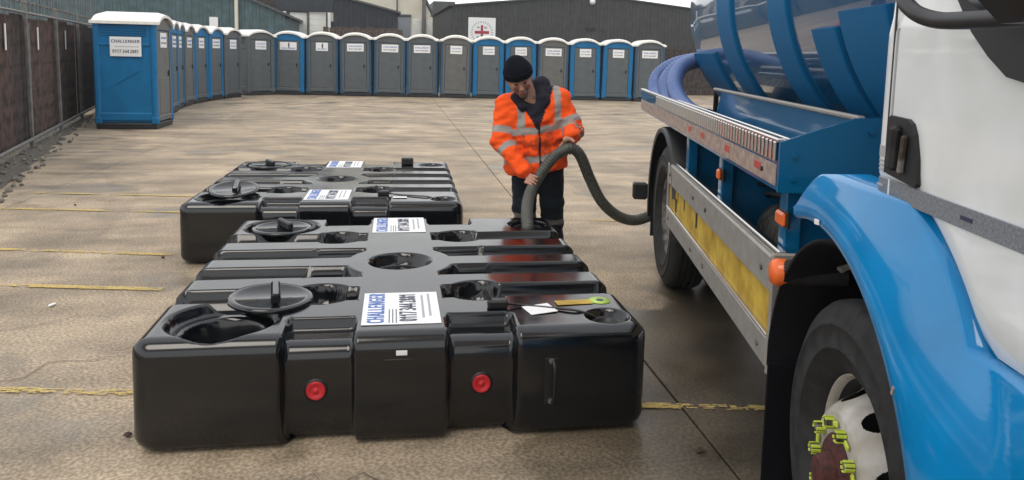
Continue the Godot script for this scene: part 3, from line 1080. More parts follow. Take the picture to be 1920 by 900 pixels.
func tank_mesh() -> ArrayMesh:
	var us := []
	var n := 190
	for i in n + 1:
		var t := -1.0 + 2.0 * i / n
		# closer columns near the rim
		us.append(TW * (t * (1.0 + 0.12 * (1.0 - t * t)) if absf(t) < 1.0 else t))
	var m := 330
	var st := SurfaceTool.new()
	st.begin(Mesh.PRIMITIVE_TRIANGLES)
	st.set_smooth_group(0)
	var grid := []
	for i in n + 1:
		var u: float = us[i]
		var f := tank_front(u)
		var col := []
		for j in m + 1:
			var t := float(j) / m
			t = 0.5 + 0.5 * ((2.0 * t - 1.0) * (1.0 + 0.12 * (1.0 - (2.0 * t - 1.0) * (2.0 * t - 1.0))))
			var v := lerpf(f, TD - f, t)
			col.append(Vector3(u, tank_height(u, v), -v))
		grid.append(col)
	for i in n:
		for j in m:
			quad(st, grid[i][j], grid[i][j + 1], grid[i + 1][j + 1], grid[i + 1][j])
	# walls down from the rim, rounded under
	var loop := []
	for i in n + 1: loop.append([grid[i][0], Vector3(0, 0, 1)])
	for j in range(1, m + 1): loop.append([grid[n][j], Vector3(1, 0, 0)])
	for i in range(n - 1, -1, -1): loop.append([grid[i][m], Vector3(0, 0, -1)])
	for j in range(m - 1, 0, -1): loop.append([grid[0][j], Vector3(-1, 0, 0)])
	var c := loop.size()
	var rings := []
	for k in 9:
		var ring := []
		for q in loop:
			var p: Vector3 = q[0]
			var inset := 0.0
			var y := p.y
			match k:
				0: pass
				1: y = lerpf(p.y, 0.0, 0.08)
				2: y = lerpf(p.y, 0.0, 0.3)
				3: y = 0.2
				4: y = 0.06
				5:
					y = 0.035
					inset = 0.006
				6:
					y = 0.015
					inset = 0.02
				7:
					y = 0.002
					inset = 0.05
				8:
					y = 0.0
					inset = 0.09
			var out := Vector3(p.x, 0, p.z + TD / 2)
			out = Vector3(out.x / TW, 0, out.z / (TD / 2))
			ring.append(Vector3(p.x - inset * clampf(out.x * 1.2, -1, 1), y, p.z - inset * clampf(out.z * 1.2, -1, 1)))
		rings.append(ring)
	for k in 8:
		for i in c:
			var i2 := (i + 1) % c
			quad(st, rings[k][i], rings[k][i2], rings[k + 1][i2], rings[k + 1][i])
	for i in c:
		tri(st, rings[8][i], rings[8][(i + 1) % c], Vector3(0, 0.0, -TD / 2))
	st.generate_normals()
	return st.commit()

func build_tanks() -> void:
	var mesh := tank_mesh()
	for which in 2:
		var label := "black effluent tank with its round hatch lid pushed aside and two red front caps" if which == 0 else "black plastic effluent tank with a raised round lid, beyond the tank being emptied"
		var t := thing("effluent_tank", label, "tank", Vector3(0.125, 0.004, -2.985) if which == 0 else Vector3(-0.345, 0.004, -5.74), deg_to_rad(-1.7 if which == 0 else -2.6), "flat effluent tanks")
		part(t, "body", mesh, mats["tank_plastic"])
		# labels on the spine
		for q in [[0.325, 0.0], [1.97, 0.0]]:
			var lb := part(t, "label", cbox(Vector3(0.335, 0.003, 0.42), 0.001), mats["sign_white"], Vector3(0, TH + 0.0025, -q[0]))
			# the print reads along the tank
			lettering(lb, "CHALLENGER", 0.072, Vector3(-0.108, 0.002, 0), "ink_blue", Vector3(-PI / 2, PI / 2, 0)).scale = Vector3(0.62, 1, 1)
			lettering(lb, "0117 344 2881", 0.075, Vector3(0.03, 0.002, 0), "ink_dark", Vector3(-PI / 2, PI / 2, 0)).scale = Vector3(0.53, 1, 1)
			for k in 3:
				part(lb, "rule", cbox(Vector3(0.004, 0.001, 0.17), 0.0003), mats["ink_dark"], Vector3(-0.052 + k * 0.015, 0.0025, 0.11))
			for k in 2:
				part(lb, "rule", cbox(Vector3(0.01, 0.001, 0.3), 0.0003), mats["ink_grey"], Vector3(0.095 + k * 0.03, 0.0025, -0.01 - k * 0.02))
		var lid_m := lathe_x([Vector2(0, 0.0), Vector2(0.0, 0.175), Vector2(0.008, 0.188), Vector2(0.018, 0.188), Vector2(0.026, 0.18), Vector2(0.027, 0.155), Vector2(0.022, 0.15), Vector2(0.024, 0.0)], 48)
		# lid: aside on the near tank, tilted up on the far one
		var lid := Node3D.new()
		lid.name = "hatch_lid"
		t.add_child(lid)
		if which == 0:
			lid.position = Vector3(-0.585, TH - 0.002, -0.475)
			lid.rotation = Vector3(0.02, 0.15, -0.03)
		else:
			lid.position = Vector3(-0.72, TH + 0.028, -0.35)
			lid.rotation = Vector3(0.16, 0.1, 0.03)
		part(lid, "disc", lid_m, mats["tank_plastic"], Vector3.ZERO, Vector3(0, 0, PI / 2))
		part(lid, "grip", cbox(Vector3(0.04, 0.05, 0.2), 0.008), mats["tank_plastic"], Vector3(0.02, 0.05, 0.03))
		# closed hatch at the back
		var lid2 := Node3D.new()
		lid2.name = "back_hatch_lid"
		t.add_child(lid2)
		lid2.position = Vector3(-0.745, TH - 0.056, -1.965)
		part(lid2, "disc", lid_m, mats["tank_plastic"], Vector3(0, 0.03, 0), Vector3(0, 0, PI / 2))
		part(lid2, "grip", cbox(Vector3(0.035, 0.045, 0.2), 0.008), mats["tank_dark"], Vector3(0.02, 0.075, 0.0), Vector3(0, 0.5, 0))
		var arc := []
		for k in 13:
			var an := -0.5 + k * 0.28
			arc.append(Vector3(cos(an) * 0.2, 0.05, -sin(an) * 0.2))
		part(lid2, "seal", tube(arc, 0.013, 8), mats["tank_dark"])
		# latch and cable at the right-hand recess
		part(t, "latch", cbox(Vector3(0.09, 0.04, 0.05), 0.008), mats["tank_dark"], Vector3(0.43, TH + 0.018, -0.3))
		part(t, "latch_arm", tube([Vector3(0.4, TH + 0.03, -0.3), Vector3(0.37, TH + 0.075, -0.32)], 0.009, 8), mats["tank_dark"])
		part(t, "cable", tube(curve_points([Vector3(0.46, TH + 0.02, -0.29), Vector3(0.55, TH + 0.006, -0.3), Vector3(0.68, TH + 0.006, -0.25), Vector3(0.78, TH + 0.006, -0.205), Vector3(0.86, TH - 0.02, -0.19)], 0.02), 0.0055, 6), mats["tank_dark"])
		part(t, "fitting", lathe_x([Vector2(0, 0.068), Vector2(0.02, 0.068), Vector2(0.028, 0.06), Vector2(0.02, 0.05), Vector2(0.008, 0.045), Vector2(0.008, 0.0)], 28), mats["tank_dark"], Vector3(0.9, TH - 0.052, -0.15), Vector3(0, 0, PI / 2))
		part(t, "outlet", lathe_x([Vector2(0, 0.1), Vector2(0.02, 0.1), Vector2(0.03, 0.092), Vector2(0.02, 0.08), Vector2(-0.02, 0.075), Vector2(-0.02, 0.0)], 32), mats["tank_dark"], Vector3(0.86, TH - 0.05, -1.96), Vector3(0, 0, PI / 2))
		# red caps on the recessed front faces
		for s in [-1, 1]:
			var cap := part(t, "red_cap", lathe_x([Vector2(0, 0.039), Vector2(0.01, 0.039), Vector2(0.013, 0.036), Vector2(0.013, 0.036), Vector2(0.013, 0.024), Vector2(0.011, 0.022), Vector2(0.011, 0.01), Vector2(0.014, 0.008), Vector2(0.014, 0)], 8 if false else 28), mats["red_cap"], Vector3(s * 0.34 - 0.005, 0.215, -0.061), Vector3(0, -PI / 2, 0))
			part(cap, "collar", lathe_x([Vector2(-0.004, 0.05), Vector2(0.004, 0.048), Vector2(0.006, 0.038)], 28), mats["tank_dark"])
		if which == 0:
			part(t, "white_tag", cbox(Vector3(0.045, 0.02, 0.004), 0.001), mats["sign_white"], Vector3(0.0, 0.385, 0.003))
			part(t, "moulded_line", cbox(Vector3(0.12, 0.008, 0.008), 0.002), mats["tank_plastic"], Vector3(-0.01, 0.355, 0.0))
			# lifting handle on the right-hand block
			var hd := Node3D.new()
			hd.name = "strap_handle"
			t.add_child(hd)
			hd.position = Vector3(0.62, 0.24, 0.0)
			part(hd, "backplate", cbox(Vector3(0.055, 0.2, 0.006), 0.002), mats["tank_dark"], Vector3(0, 0, 0.004))
			part(hd, "bar", tube(curve_points([Vector3(0.005, -0.09, 0.006), Vector3(0.01, -0.07, 0.03), Vector3(0.01, 0.06, 0.034), Vector3(0.005, 0.09, 0.006)], 0.015), 0.008, 8), mats["tank_dark"])
			for y in [-0.085, 0.09]:
				part(hd, "bolt", cyl(Vector3(0.0, y, 0.005), Vector3(0.0, y, 0.014), 0.012, 10), mats["steel"])
			# paper slip, tape and lime sticker
			part(t, "paper_slip", cbox(Vector3(0.13, 0.003, 0.11), 0.001), mats["sign_white"], Vector3(0.615, TH + 0.004, -0.25), Vector3(0.01, 0.25, 0.02))
			part(t, "tape", cbox(Vector3(0.17, 0.002, 0.06), 0.0005), mats["yellow_board"], Vector3(0.79, TH + 0.0035, -0.33), Vector3(0, 0.06, 0))
			var sk := part(t, "sticker", lathe_x([Vector2(0, 0.05), Vector2(0.002, 0.05), Vector2(0.002, 0.0)], 24), mats["sticker_lime"], Vector3(0.92, TH + 0.002, -0.35), Vector3(0, 0, PI / 2))
			part(sk, "print", cyl(Vector3(0.002, 0, 0), Vector3(0.0032, 0, 0), 0.018, 16), mats["ink_dark"])
		else:
			part(t, "fitting_box", cbox(Vector3(0.12, 0.07, 0.08), 0.01), mats["tank_dark"], Vector3(0.62, TH + 0.035, -1.98))
			part(t, "paper_slip", cbox(Vector3(0.11, 0.003, 0.05), 0.001), mats["sign_white"], Vector3(0.56, TH + 0.004, -0.2))

# ---------- vacuum tanker lorry ----------
# local axes: x inboard from the lorry's near side, y up, z towards its front
func tyre_mesh(r: float, w: float) -> ArrayMesh:
	var p := [Vector2(0.06, 0.285), Vector2(0.035, 0.297), Vector2(0.022, 0.325), Vector2(0.017, 0.33), Vector2(0.009, 0.355), Vector2(0.004, 0.358), Vector2(0.004, 0.364), Vector2(0.008, 0.368), Vector2(0.003, 0.40), Vector2(0.004, 0.425), Vector2(0.0, 0.43), Vector2(0.0, 0.437), Vector2(0.008, 0.442), Vector2(0.012, 0.455), Vector2(0.018, r - 0.04), Vector2(0.03, r - 0.018), Vector2(0.05, r - 0.004)]
	var n := 4
	var x0 := 0.05
	var x1 := w - 0.05
	for i in n:
		var a := x0 + (x1 - x0) * (i + 0.8) / (n + 0.6)
		p += [Vector2(a - 0.008, r), Vector2(a - 0.008, r), Vector2(a - 0.006, r - 0.013), Vector2(a - 0.006, r - 0.013), Vector2(a + 0.006, r - 0.013), Vector2(a + 0.006, r - 0.013), Vector2(a + 0.008, r), Vector2(a + 0.008, r)]
	p += [Vector2(x1, r - 0.004), Vector2(w - 0.03, r - 0.018), Vector2(w - 0.003, 0.41), Vector2(w - 0.035, 0.297), Vector2(w - 0.06, 0.285)]
	return lathe_x(p, 96)

func rim_disc() -> ArrayMesh:
	# pressed steel disc with round hand holes cut out of the slope
	var prof := [Vector2(0.075, 0.292), Vector2(0.06, 0.288), Vector2(0.062, 0.28), Vector2(0.085, 0.274), Vector2(0.13, 0.268), Vector2(0.135, 0.262)]
	for i in 41:
		var t := i / 40.0
		prof.append(Vector2(lerpf(0.135, 0.012, ss(0.0, 1.0, t) * 0.75 + t * 0.25), lerpf(0.262, 0.185, t)))
	prof += [Vector2(0.003, 0.178), Vector2(0.0, 0.17), Vector2(0.0, 0.1)]
	var seg := 448
	var holes := 8
	var st := SurfaceTool.new()
	st.begin(Mesh.PRIMITIVE_TRIANGLES)
	st.set_smooth_group(0)
	for i in prof.size() - 1:
		var p: Vector2 = prof[i]
		var q: Vector2 = prof[i + 1]
		for k in seg:
			var a := TAU * k / seg
			var b := TAU * (k + 1) / seg
			var mid := (a + b) * 0.5
			var ph := fposmod(mid * holes / TAU, 1.0) - 0.5
			var arc := ph * TAU / holes * 0.225
			var rr := (p.y + q.y) * 0.5 - 0.226
			if i >= 5 and (arc * arc) / (0.036 * 0.036) + (rr * rr) / (0.024 * 0.024) < 1.0:
				continue
			quad(st, Vector3(p.x, cos(a) * p.y, sin(a) * p.y), Vector3(q.x, cos(a) * q.y, sin(a) * q.y), Vector3(q.x, cos(b) * q.y, sin(b) * q.y), Vector3(p.x, cos(b) * p.y, sin(b) * p.y))
	st.generate_normals()
	return st.commit()

func front_wheel(t: Node3D, at: Vector3, mirrored := false) -> void:
	var w := Node3D.new()
	w.name = "front_wheel"
	t.add_child(w, true)
	w.position = at
	if mirrored: w.rotation.y = PI
	w.scale = Vector3.ONE * 0.925
	part(w, "tyre", tyre_mesh(0.512, 0.29), mats["rubber"])
	part(w, "rim", rim_disc(), mats["rim_white"])
	part(w, "rim_barrel", lathe_x([Vector2(0.075, 0.29), Vector2(0.1, 0.262), Vector2(0.22, 0.262), Vector2(0.23, 0.0)], 64), mats["chassis_dark"])
	part(w, "hub", lathe_x([Vector2(0.002, 0.115), Vector2(-0.012, 0.1), Vector2(-0.02, 0.058), Vector2(-0.02, 0.058), Vector2(-0.05, 0.052), Vector2(-0.06, 0.044), Vector2(-0.06, 0.044), Vector2(-0.063, 0.03), Vector2(-0.065, 0.0)], 32), mats["rust_hub"])
	for i in 10:
		var a := TAU * (i + 0.5) / 10.0
		var c := Vector3(0, cos(a) * 0.142, sin(a) * 0.142)
		part(w, "wheel_nut", cyl(c, c + Vector3(-0.026, 0, 0), 0.014, 6), mats["dusty_metal"])
		var st := SurfaceTool.new()
		st.begin(Mesh.PRIMITIVE_TRIANGLES)
		var bs := Basis(Vector3(1, 0, 0), a)
		# open lime cap with its pointer
		for k in [0, 1, 3, 4, 5, 7]:
			var b0: float = TAU * k / 8.0
			add_cbox(st, c + bs * Vector3(-0.016, cos(b0) * 0.017, sin(b0) * 0.017), Vector3(0.03, 0.004, 0.0105), 0.002, bs * Basis(Vector3(1, 0, 0), b0))
		add_cbox(st, c + bs * Vector3(-0.008, 0.0, 0.034), Vector3(0.008, 0.018, 0.03), 0.003, bs)
		st.generate_normals()
		part(w, "nut_indicator", st.commit(), mats["lime"])

func rear_wheel(t: Node3D, at: Vector3, mirrored := false) -> void:
	var w := Node3D.new()
	w.name = "rear_wheel"
	t.add_child(w, true)
	w.position = at
	if mirrored: w.rotation.y = PI
	w.scale = Vector3.ONE * 0.976
	part(w, "tyre", tyre_mesh(0.512, 0.28), mats["rubber"])
	part(w, "inner_tyre", tyre_mesh(0.512, 0.28), mats["rubber"], Vector3(0.31, 0, 0))
	part(w, "rim", lathe_x([Vector2(0.06, 0.292), Vector2(0.045, 0.285), Vector2(0.06, 0.272), Vector2(0.15, 0.262), Vector2(0.19, 0.24), Vector2(0.2, 0.17), Vector2(0.2, 0.1)], 64), mats["dusty_metal"])
	part(w, "hub", lathe_x([Vector2(0.2, 0.12), Vector2(0.1, 0.11), Vector2(0.08, 0.09), Vector2(0.075, 0.0)], 24), mats["dusty_metal"])
	for i in 10:
		var a := TAU * i / 10.0
		var c := Vector3(0.2, cos(a) * 0.15, sin(a) * 0.15)
		part(w, "wheel_nut", cyl(c, c + Vector3(-0.035, 0, 0), 0.016, 6), mats["dusty_metal"])

func barrel_point(a: float, r: float, z: float) -> Vector3:
	return Vector3(1.22 - cos(a) * r, 2.0 + sin(a) * r, z)

# a plate wrapped round the barrel between two angles
func wrap_plate(a0: float, a1: float, z0: float, z1: float, r: float, thick: float) -> ArrayMesh:
	var n := int(ceil(absf(a1 - a0) / 0.05))
	var rows := []
	for i in n + 1:
		var a := lerpf(a0, a1, float(i) / n)
		rows.append([barrel_point(a, r - 0.01, z0), barrel_point(a, r + thick * 0.7, z0 + 0.0005), barrel_point(a, r + thick, z0 + 0.006), barrel_point(a, r + thick, z1 - 0.006), barrel_point(a, r + thick * 0.7, z1 - 0.0005), barrel_point(a, r - 0.01, z1)])
	var st := SurfaceTool.new()
	st.begin(Mesh.PRIMITIVE_TRIANGLES)
	for k in 5:
		st.set_smooth_group(k)
		for i in n:
			quad(st, rows[i][k], rows[i][k + 1], rows[i + 1][k + 1], rows[i + 1][k])
	st.set_smooth_group(-1)
	for r2 in [rows[0], rows[n]]:
		for k in [1, 2, 3, 4]:
			tri(st, r2[0], r2[k], r2[k + 1])
	st.generate_normals()
	return st.commit()

func build_truck() -> void:
	var t := thing("vacuum_tanker", "blue vacuum tanker lorry with a white cab and yellow side guard panel", "lorry", Vector3(1.945, 0.0, -4.753), deg_to_rad(-13.422))
	# chassis
	for x in [0.78, 1.62]:
		part(t, "chassis_rail", cbox(Vector3(0.08, 0.26, 7.0), 0.01), mats["chassis_dark"], Vector3(x, 0.82, 1.3))
	for z in [-1.6, -0.2, 1.2, 2.6]:
		part(t, "cross_member", cbox(Vector3(0.76, 0.18, 0.1), 0.01), mats["chassis_dark"], Vector3(1.2, 0.82, z))
	part(t, "subframe", cbox(Vector3(1.7, 0.12, 4.6), 0.015), mats["chassis_dark"], Vector3(1.28, 1.0, 0.4))
	part(t, "rear_axle", cyl(Vector3(0.3, 0.512, -0.24), Vector3(2.1, 0.512, -0.24), 0.09), mats["chassis_dark"])
	part(t, "front_axle", cyl(Vector3(0.3, 0.48, 3.05), Vector3(2.1, 0.48, 3.05), 0.07), mats["chassis_dark"])
	part(t, "engine_block", cbox(Vector3(0.9, 0.7, 1.6), 0.05), mats["chassis_dark"], Vector3(1.2, 0.85, 3.9))
	rear_wheel(t, Vector3(0.02, 0.5, -0.24))
	rear_wheel(t, Vector3(2.4, 0.5, -0.24), true)
	front_wheel(t, Vector3(0.03, 0.474, 3.05))
	front_wheel(t, Vector3(2.37, 0.474, 3.05), true)
	# rear mudguard
	var rows := []
	for i in 25:
		var a := lerpf(0.35, PI + 0.25, i / 24.0)
		var c := Vector3(0, 0.512 + sin(a) * 0.6, -0.24 + cos(a) * 0.6)
		var o := Vector3(0, sin(a), cos(a))
		rows.append([c - o * 0.03 + Vector3(0.0, 0, 0), c + Vector3(-0.005, 0, 0), c + o * 0.012 + Vector3(0.02, 0, 0), c + o * 0.012 + Vector3(0.55, 0, 0), c + Vector3(0.56, 0, 0)])
	part(t, "rear_mudguard", grid_mesh(rows), mats["black_plastic"])
	part(t, "mudflap", cbox(Vector3(0.5, 0.5, 0.012), 0.004), mats["black_plastic"], Vector3(0.28, 0.45, -0.86))
	part(t, "rear_lamp_box", cbox(Vector3(0.12, 0.14, 0.09), 0.015), mats["black_plastic"], Vector3(-0.02, 0.5, -1.2))
	part(t, "lamp_bracket", cbox(Vector3(0.9, 0.05, 0.05), 0.006), mats["chassis_dark"], Vector3(0.48, 0.5, -1.2))
	# side guard
	var g := Node3D.new()
	g.name = "side_guard"
	t.add_child(g)
	part(g, "upper_rail", cbox(Vector3(0.035, 0.135, 2.34), 0.008), mats["aluminium"], Vector3(0.015, 0.855, 1.27))
	part(g, "lower_rail", cbox(Vector3(0.035, 0.115, 2.34), 0.008), mats["aluminium"], Vector3(0.015, 0.57, 1.27))
	part(g, "rail_lip", cbox(Vector3(0.03, 0.01, 2.33), 0.003), mats["chrome"], Vector3(0.012, 0.633, 1.27))
	part(g, "rail_lip", cbox(Vector3(0.03, 0.016, 2.33), 0.004), mats["chrome"], Vector3(0.04, 0.93, 1.27))
	part(g, "front_plate", cbox(Vector3(0.13, 0.44, 0.02), 0.006), mats["aluminium"], Vector3(0.063, 0.715, 2.452))
	part(g, "rear_plate", cbox(Vector3(0.06, 0.4, 0.02), 0.006), mats["aluminium"], Vector3(0.03, 0.72, 0.088))
	var yb := part(g, "yellow_panel", cbox(Vector3(0.012, 0.152, 2.3), 0.003), mats["yellow_board"], Vector3(0.02, 0.7075, 1.28))
	for q in [[-0.95, 0.05, 0.012], [-0.9, -0.02, 0.05], [-0.84, 0.05, 0.012], [-0.62, 0.05, 0.02], [-0.25, 0.03, 0.03], [-0.23, 0.04, 0.014], [0.3, -0.075, 0.16]]:
		part(yb, "worn_mark", cbox(Vector3(0.003, 0.085 if q[2] < 0.1 else 0.01, q[2]), 0.001), mats["chassis_dark"], Vector3(-0.0065, q[1], q[0]))
	# posts between tray and guard, with amber lamps
	for z in [0.42, 1.326, 2.338]:
		var p := part(t, "tray_post", cbox(Vector3(0.06, 0.62, 0.07), 0.006), mats["truck_blue"], Vector3(0.09, 0.84, z))
		part(p, "web", cbox(Vector3(0.3, 0.5, 0.012), 0.003), mats["truck_blue"], Vector3(0.18, 0.05, -0.02))
		if z > 1.0:
			var l := part(p, "side_lamp", cbox(Vector3(0.02, 0.05, 0.09 if z > 2 else 0.05), 0.008), mats["amber"], Vector3(-0.04, 0.2, 0.02))
			part(l, "lamp_base", cbox(Vector3(0.012, 0.06, 0.1), 0.003), mats["black_plastic"], Vector3(0.012, 0, 0))
	# hose tray
	var y0 := 1.15
	part(t, "tray_floor", cbox(Vector3(0.36, 0.02, 4.0), 0.004), mats["dusty_metal"], Vector3(0.19, y0 + 0.03, 0.45))
	part(t, "tray_side", cbox(Vector3(0.016, 0.172, 4.0), 0.004), mats["truck_blue"], Vector3(0.012, 1.235, 0.45))
	part(t, "tray_inner_wall", cbox(Vector3(0.016, 0.24, 2.32), 0.004), mats["truck_blue"], Vector3(0.3, 1.285, 1.28), Vector3(0, 0, -0.2))
	part(t, "tray_inner_rim", cbox(Vector3(0.03, 0.018, 2.32), 0.005), mats["aluminium"], Vector3(0.275, 1.41, 1.28))
	part(t, "tray_rim", cbox(Vector3(0.035, 0.016, 4.0), 0.005), mats["chrome"], Vector3(0.01, 1.328, 0.45))
	part(t, "tray_inner_lip", cbox(Vector3(0.014, 0.02, 2.6), 0.004), mats["chrome"], Vector3(0.085, 1.312, 1.15))
	var tape := part(t, "reflective_strip", cbox(Vector3(0.004, 0.075, 3.96), 0.001), mats["tape_silver"], Vector3(0.001, 1.205, 0.45))
	for z in [0.35, 0.7, 1.25, 1.75]:
		part(tape, "red_mark", cbox(Vector3(0.003, 0.03, 0.09), 0.001), mats["tape_red"], Vector3(-0.002, 0.005, z))
	part(tape, "rivet", cyl(Vector3(-0.002, 0, 1.82), Vector3(-0.008, 0, 1.82), 0.009, 10), mats["chassis_dark"])
	# ribbed bright strip on the upper half of the tray side
	for i in 62:
		part(t, "tray_rib", rib_mesh(), mats["chrome"], Vector3(-0.004, 1.288, -0.55 + i * 0.0487))
	part(t, "tray_end_plate", prism(PackedVector2Array([Vector2(0.0, 1.15), Vector2(0.62, 1.15), Vector2(0.62, 1.43), Vector2(0.25, 1.413), Vector2(0.0, 1.324)]), 2.45, 2.464), mats["truck_blue"])
	part(t, "tray_rear_plate", cbox(Vector3(0.32, 0.17, 0.012), 0.003), mats["truck_blue"], Vector3(0.18, 1.235, -1.548))
	for q in [Vector3(0.05, 1.2, 2.464), Vector3(0.3, 1.2, 2.464), Vector3(0.05, 1.28, 2.464), Vector3(0.3, 1.37, 2.464)]:
		part(t, "plate_bolt", cyl(q, q + Vector3(0, 0, 0.008), 0.011, 6), mats["truck_blue"])
	for y in [0.57, 0.855]:
		for z in [0.2, 1.0, 1.326, 2.338]:
			part(g, "rail_bolt", cyl(Vector3(-0.001, y, z), Vector3(-0.009, y, z), 0.012, 6), mats["dusty_metal"])
	# things slung behind the guard
	part(t, "air_tank", lathe_x([Vector2(-0.42, 0), Vector2(-0.41, 0.08), Vector2(-0.36, 0.125), Vector2(0.36, 0.125), Vector2(0.41, 0.08), Vector2(0.42, 0)], 28), mats["dusty_metal"], Vector3(0.36, 0.79, 1.75), Vector3(0, PI / 2, 0))
	part(t, "battery_box", cbox(Vector3(0.4, 0.26, 0.42), 0.03), mats["dusty_metal"], Vector3(0.36, 0.78, 2.5 - 0.3 + 0.0))
	part(t, "valve_block", cbox(Vector3(0.16, 0.12, 0.3), 0.02), mats["chassis_dark"], Vector3(0.3, 0.96, 1.9))
	part(t, "exhaust", cyl(Vector3(0.55, 0.7, 0.5), Vector3(0.55, 0.7, 1.3), 0.12), mats["chassis_dark"])
	for k in 3:
		part(t, "air_line", tube(curve_points([Vector3(0.35, 0.9, 0.6 + k * 0.3), Vector3(0.25, 0.98, 0.9 + k * 0.3), Vector3(0.32, 1.0, 1.3 + k * 0.3), Vector3(0.4, 0.9, 1.7 + k * 0.2)], 0.05), 0.012, 8), mats["black_plastic"])
	# barrel
	var prof := [Vector2(-1.16, 0.0), Vector2(-1.15, 0.3), Vector2(-1.12, 0.6), Vector2(-1.06, 0.82), Vector2(-0.98, 0.93), Vector2(-0.9, 0.95)]
	for i in 12:
		prof.append(Vector2(-0.9 + 3.7 * (i + 1) / 12.0, 0.95))
	prof += [Vector2(2.88, 0.92), Vector2(2.94, 0.8), Vector2(2.98, 0.5), Vector2(3.0, 0.0)]
	var bar := part(t, "barrel", lathe_x(prof, 96), mats["barrel_blue"], Vector3(1.22, 2.0, 0), Vector3(0, -PI / 2, 0))
	for q in [[0.105, 0.46], [1.24, 1.52]]:
		part(bar, "ring_band", wrap_plate(-2.2, 2.0, q[0], q[1], 0.95, 0.018), mats["band_blue"]).transform = bar.transform.affine_inverse()
	for q in [[-0.95, -0.23, -0.38], [1.825, 2.085, -0.28], [2.15, 2.55, -0.22]]:
		part(bar, "saddle_plate", wrap_plate(-1.6, q[2], q[0], q[1], 0.95, 0.02), mats["band_blue"]).transform = bar.transform.affine_inverse()
	part(bar, "barrel_ladder", tube([Vector3(0.6, 0.9, -1.35), Vector3(0.6, 3.0, -1.35)], 0.022, 10), mats["black_plastic"]).transform = bar.transform.affine_inverse()
	part(bar, "rear_valve", lathe_x([Vector2(0, 0.1), Vector2(0.12, 0.1), Vector2(0.13, 0.08), Vector2(0.28, 0.07)], 24), mats["dusty_metal"]).transform = bar.transform.affine_inverse() * Transform3D(Basis(Vector3.UP, PI / 2), Vector3(1.0, 1.3, -1.05))
	for z in [-0.4, 1.0, 2.3]:
		part(bar, "cradle", cbox(Vector3(1.2, 0.3, 0.1), 0.01), mats["truck_blue"]).transform = bar.transform.affine_inverse() * Transform3D(Basis.IDENTITY, Vector3(1.22, 1.12, z))
	# cab
	build_cab(t)

var rib_m: ArrayMesh
func rib_mesh() -> ArrayMesh:
	if rib_m == null:
		rib_m = cbox(Vector3(0.014, 0.072, 0.024), 0.005)
	return rib_m

func cab_floor_line(z: float) -> float:
	# lower edge of the white side: level under the stripe, then down round the wing
	var dz := z - 3.05
	var arc := 0.514 + sqrt(maxf(0.0, 0.885 * 0.885 - dz * dz)) if dz < 0.885 else 0.514
	return maxf(minf(1.302, arc), 1.085) + 0.006

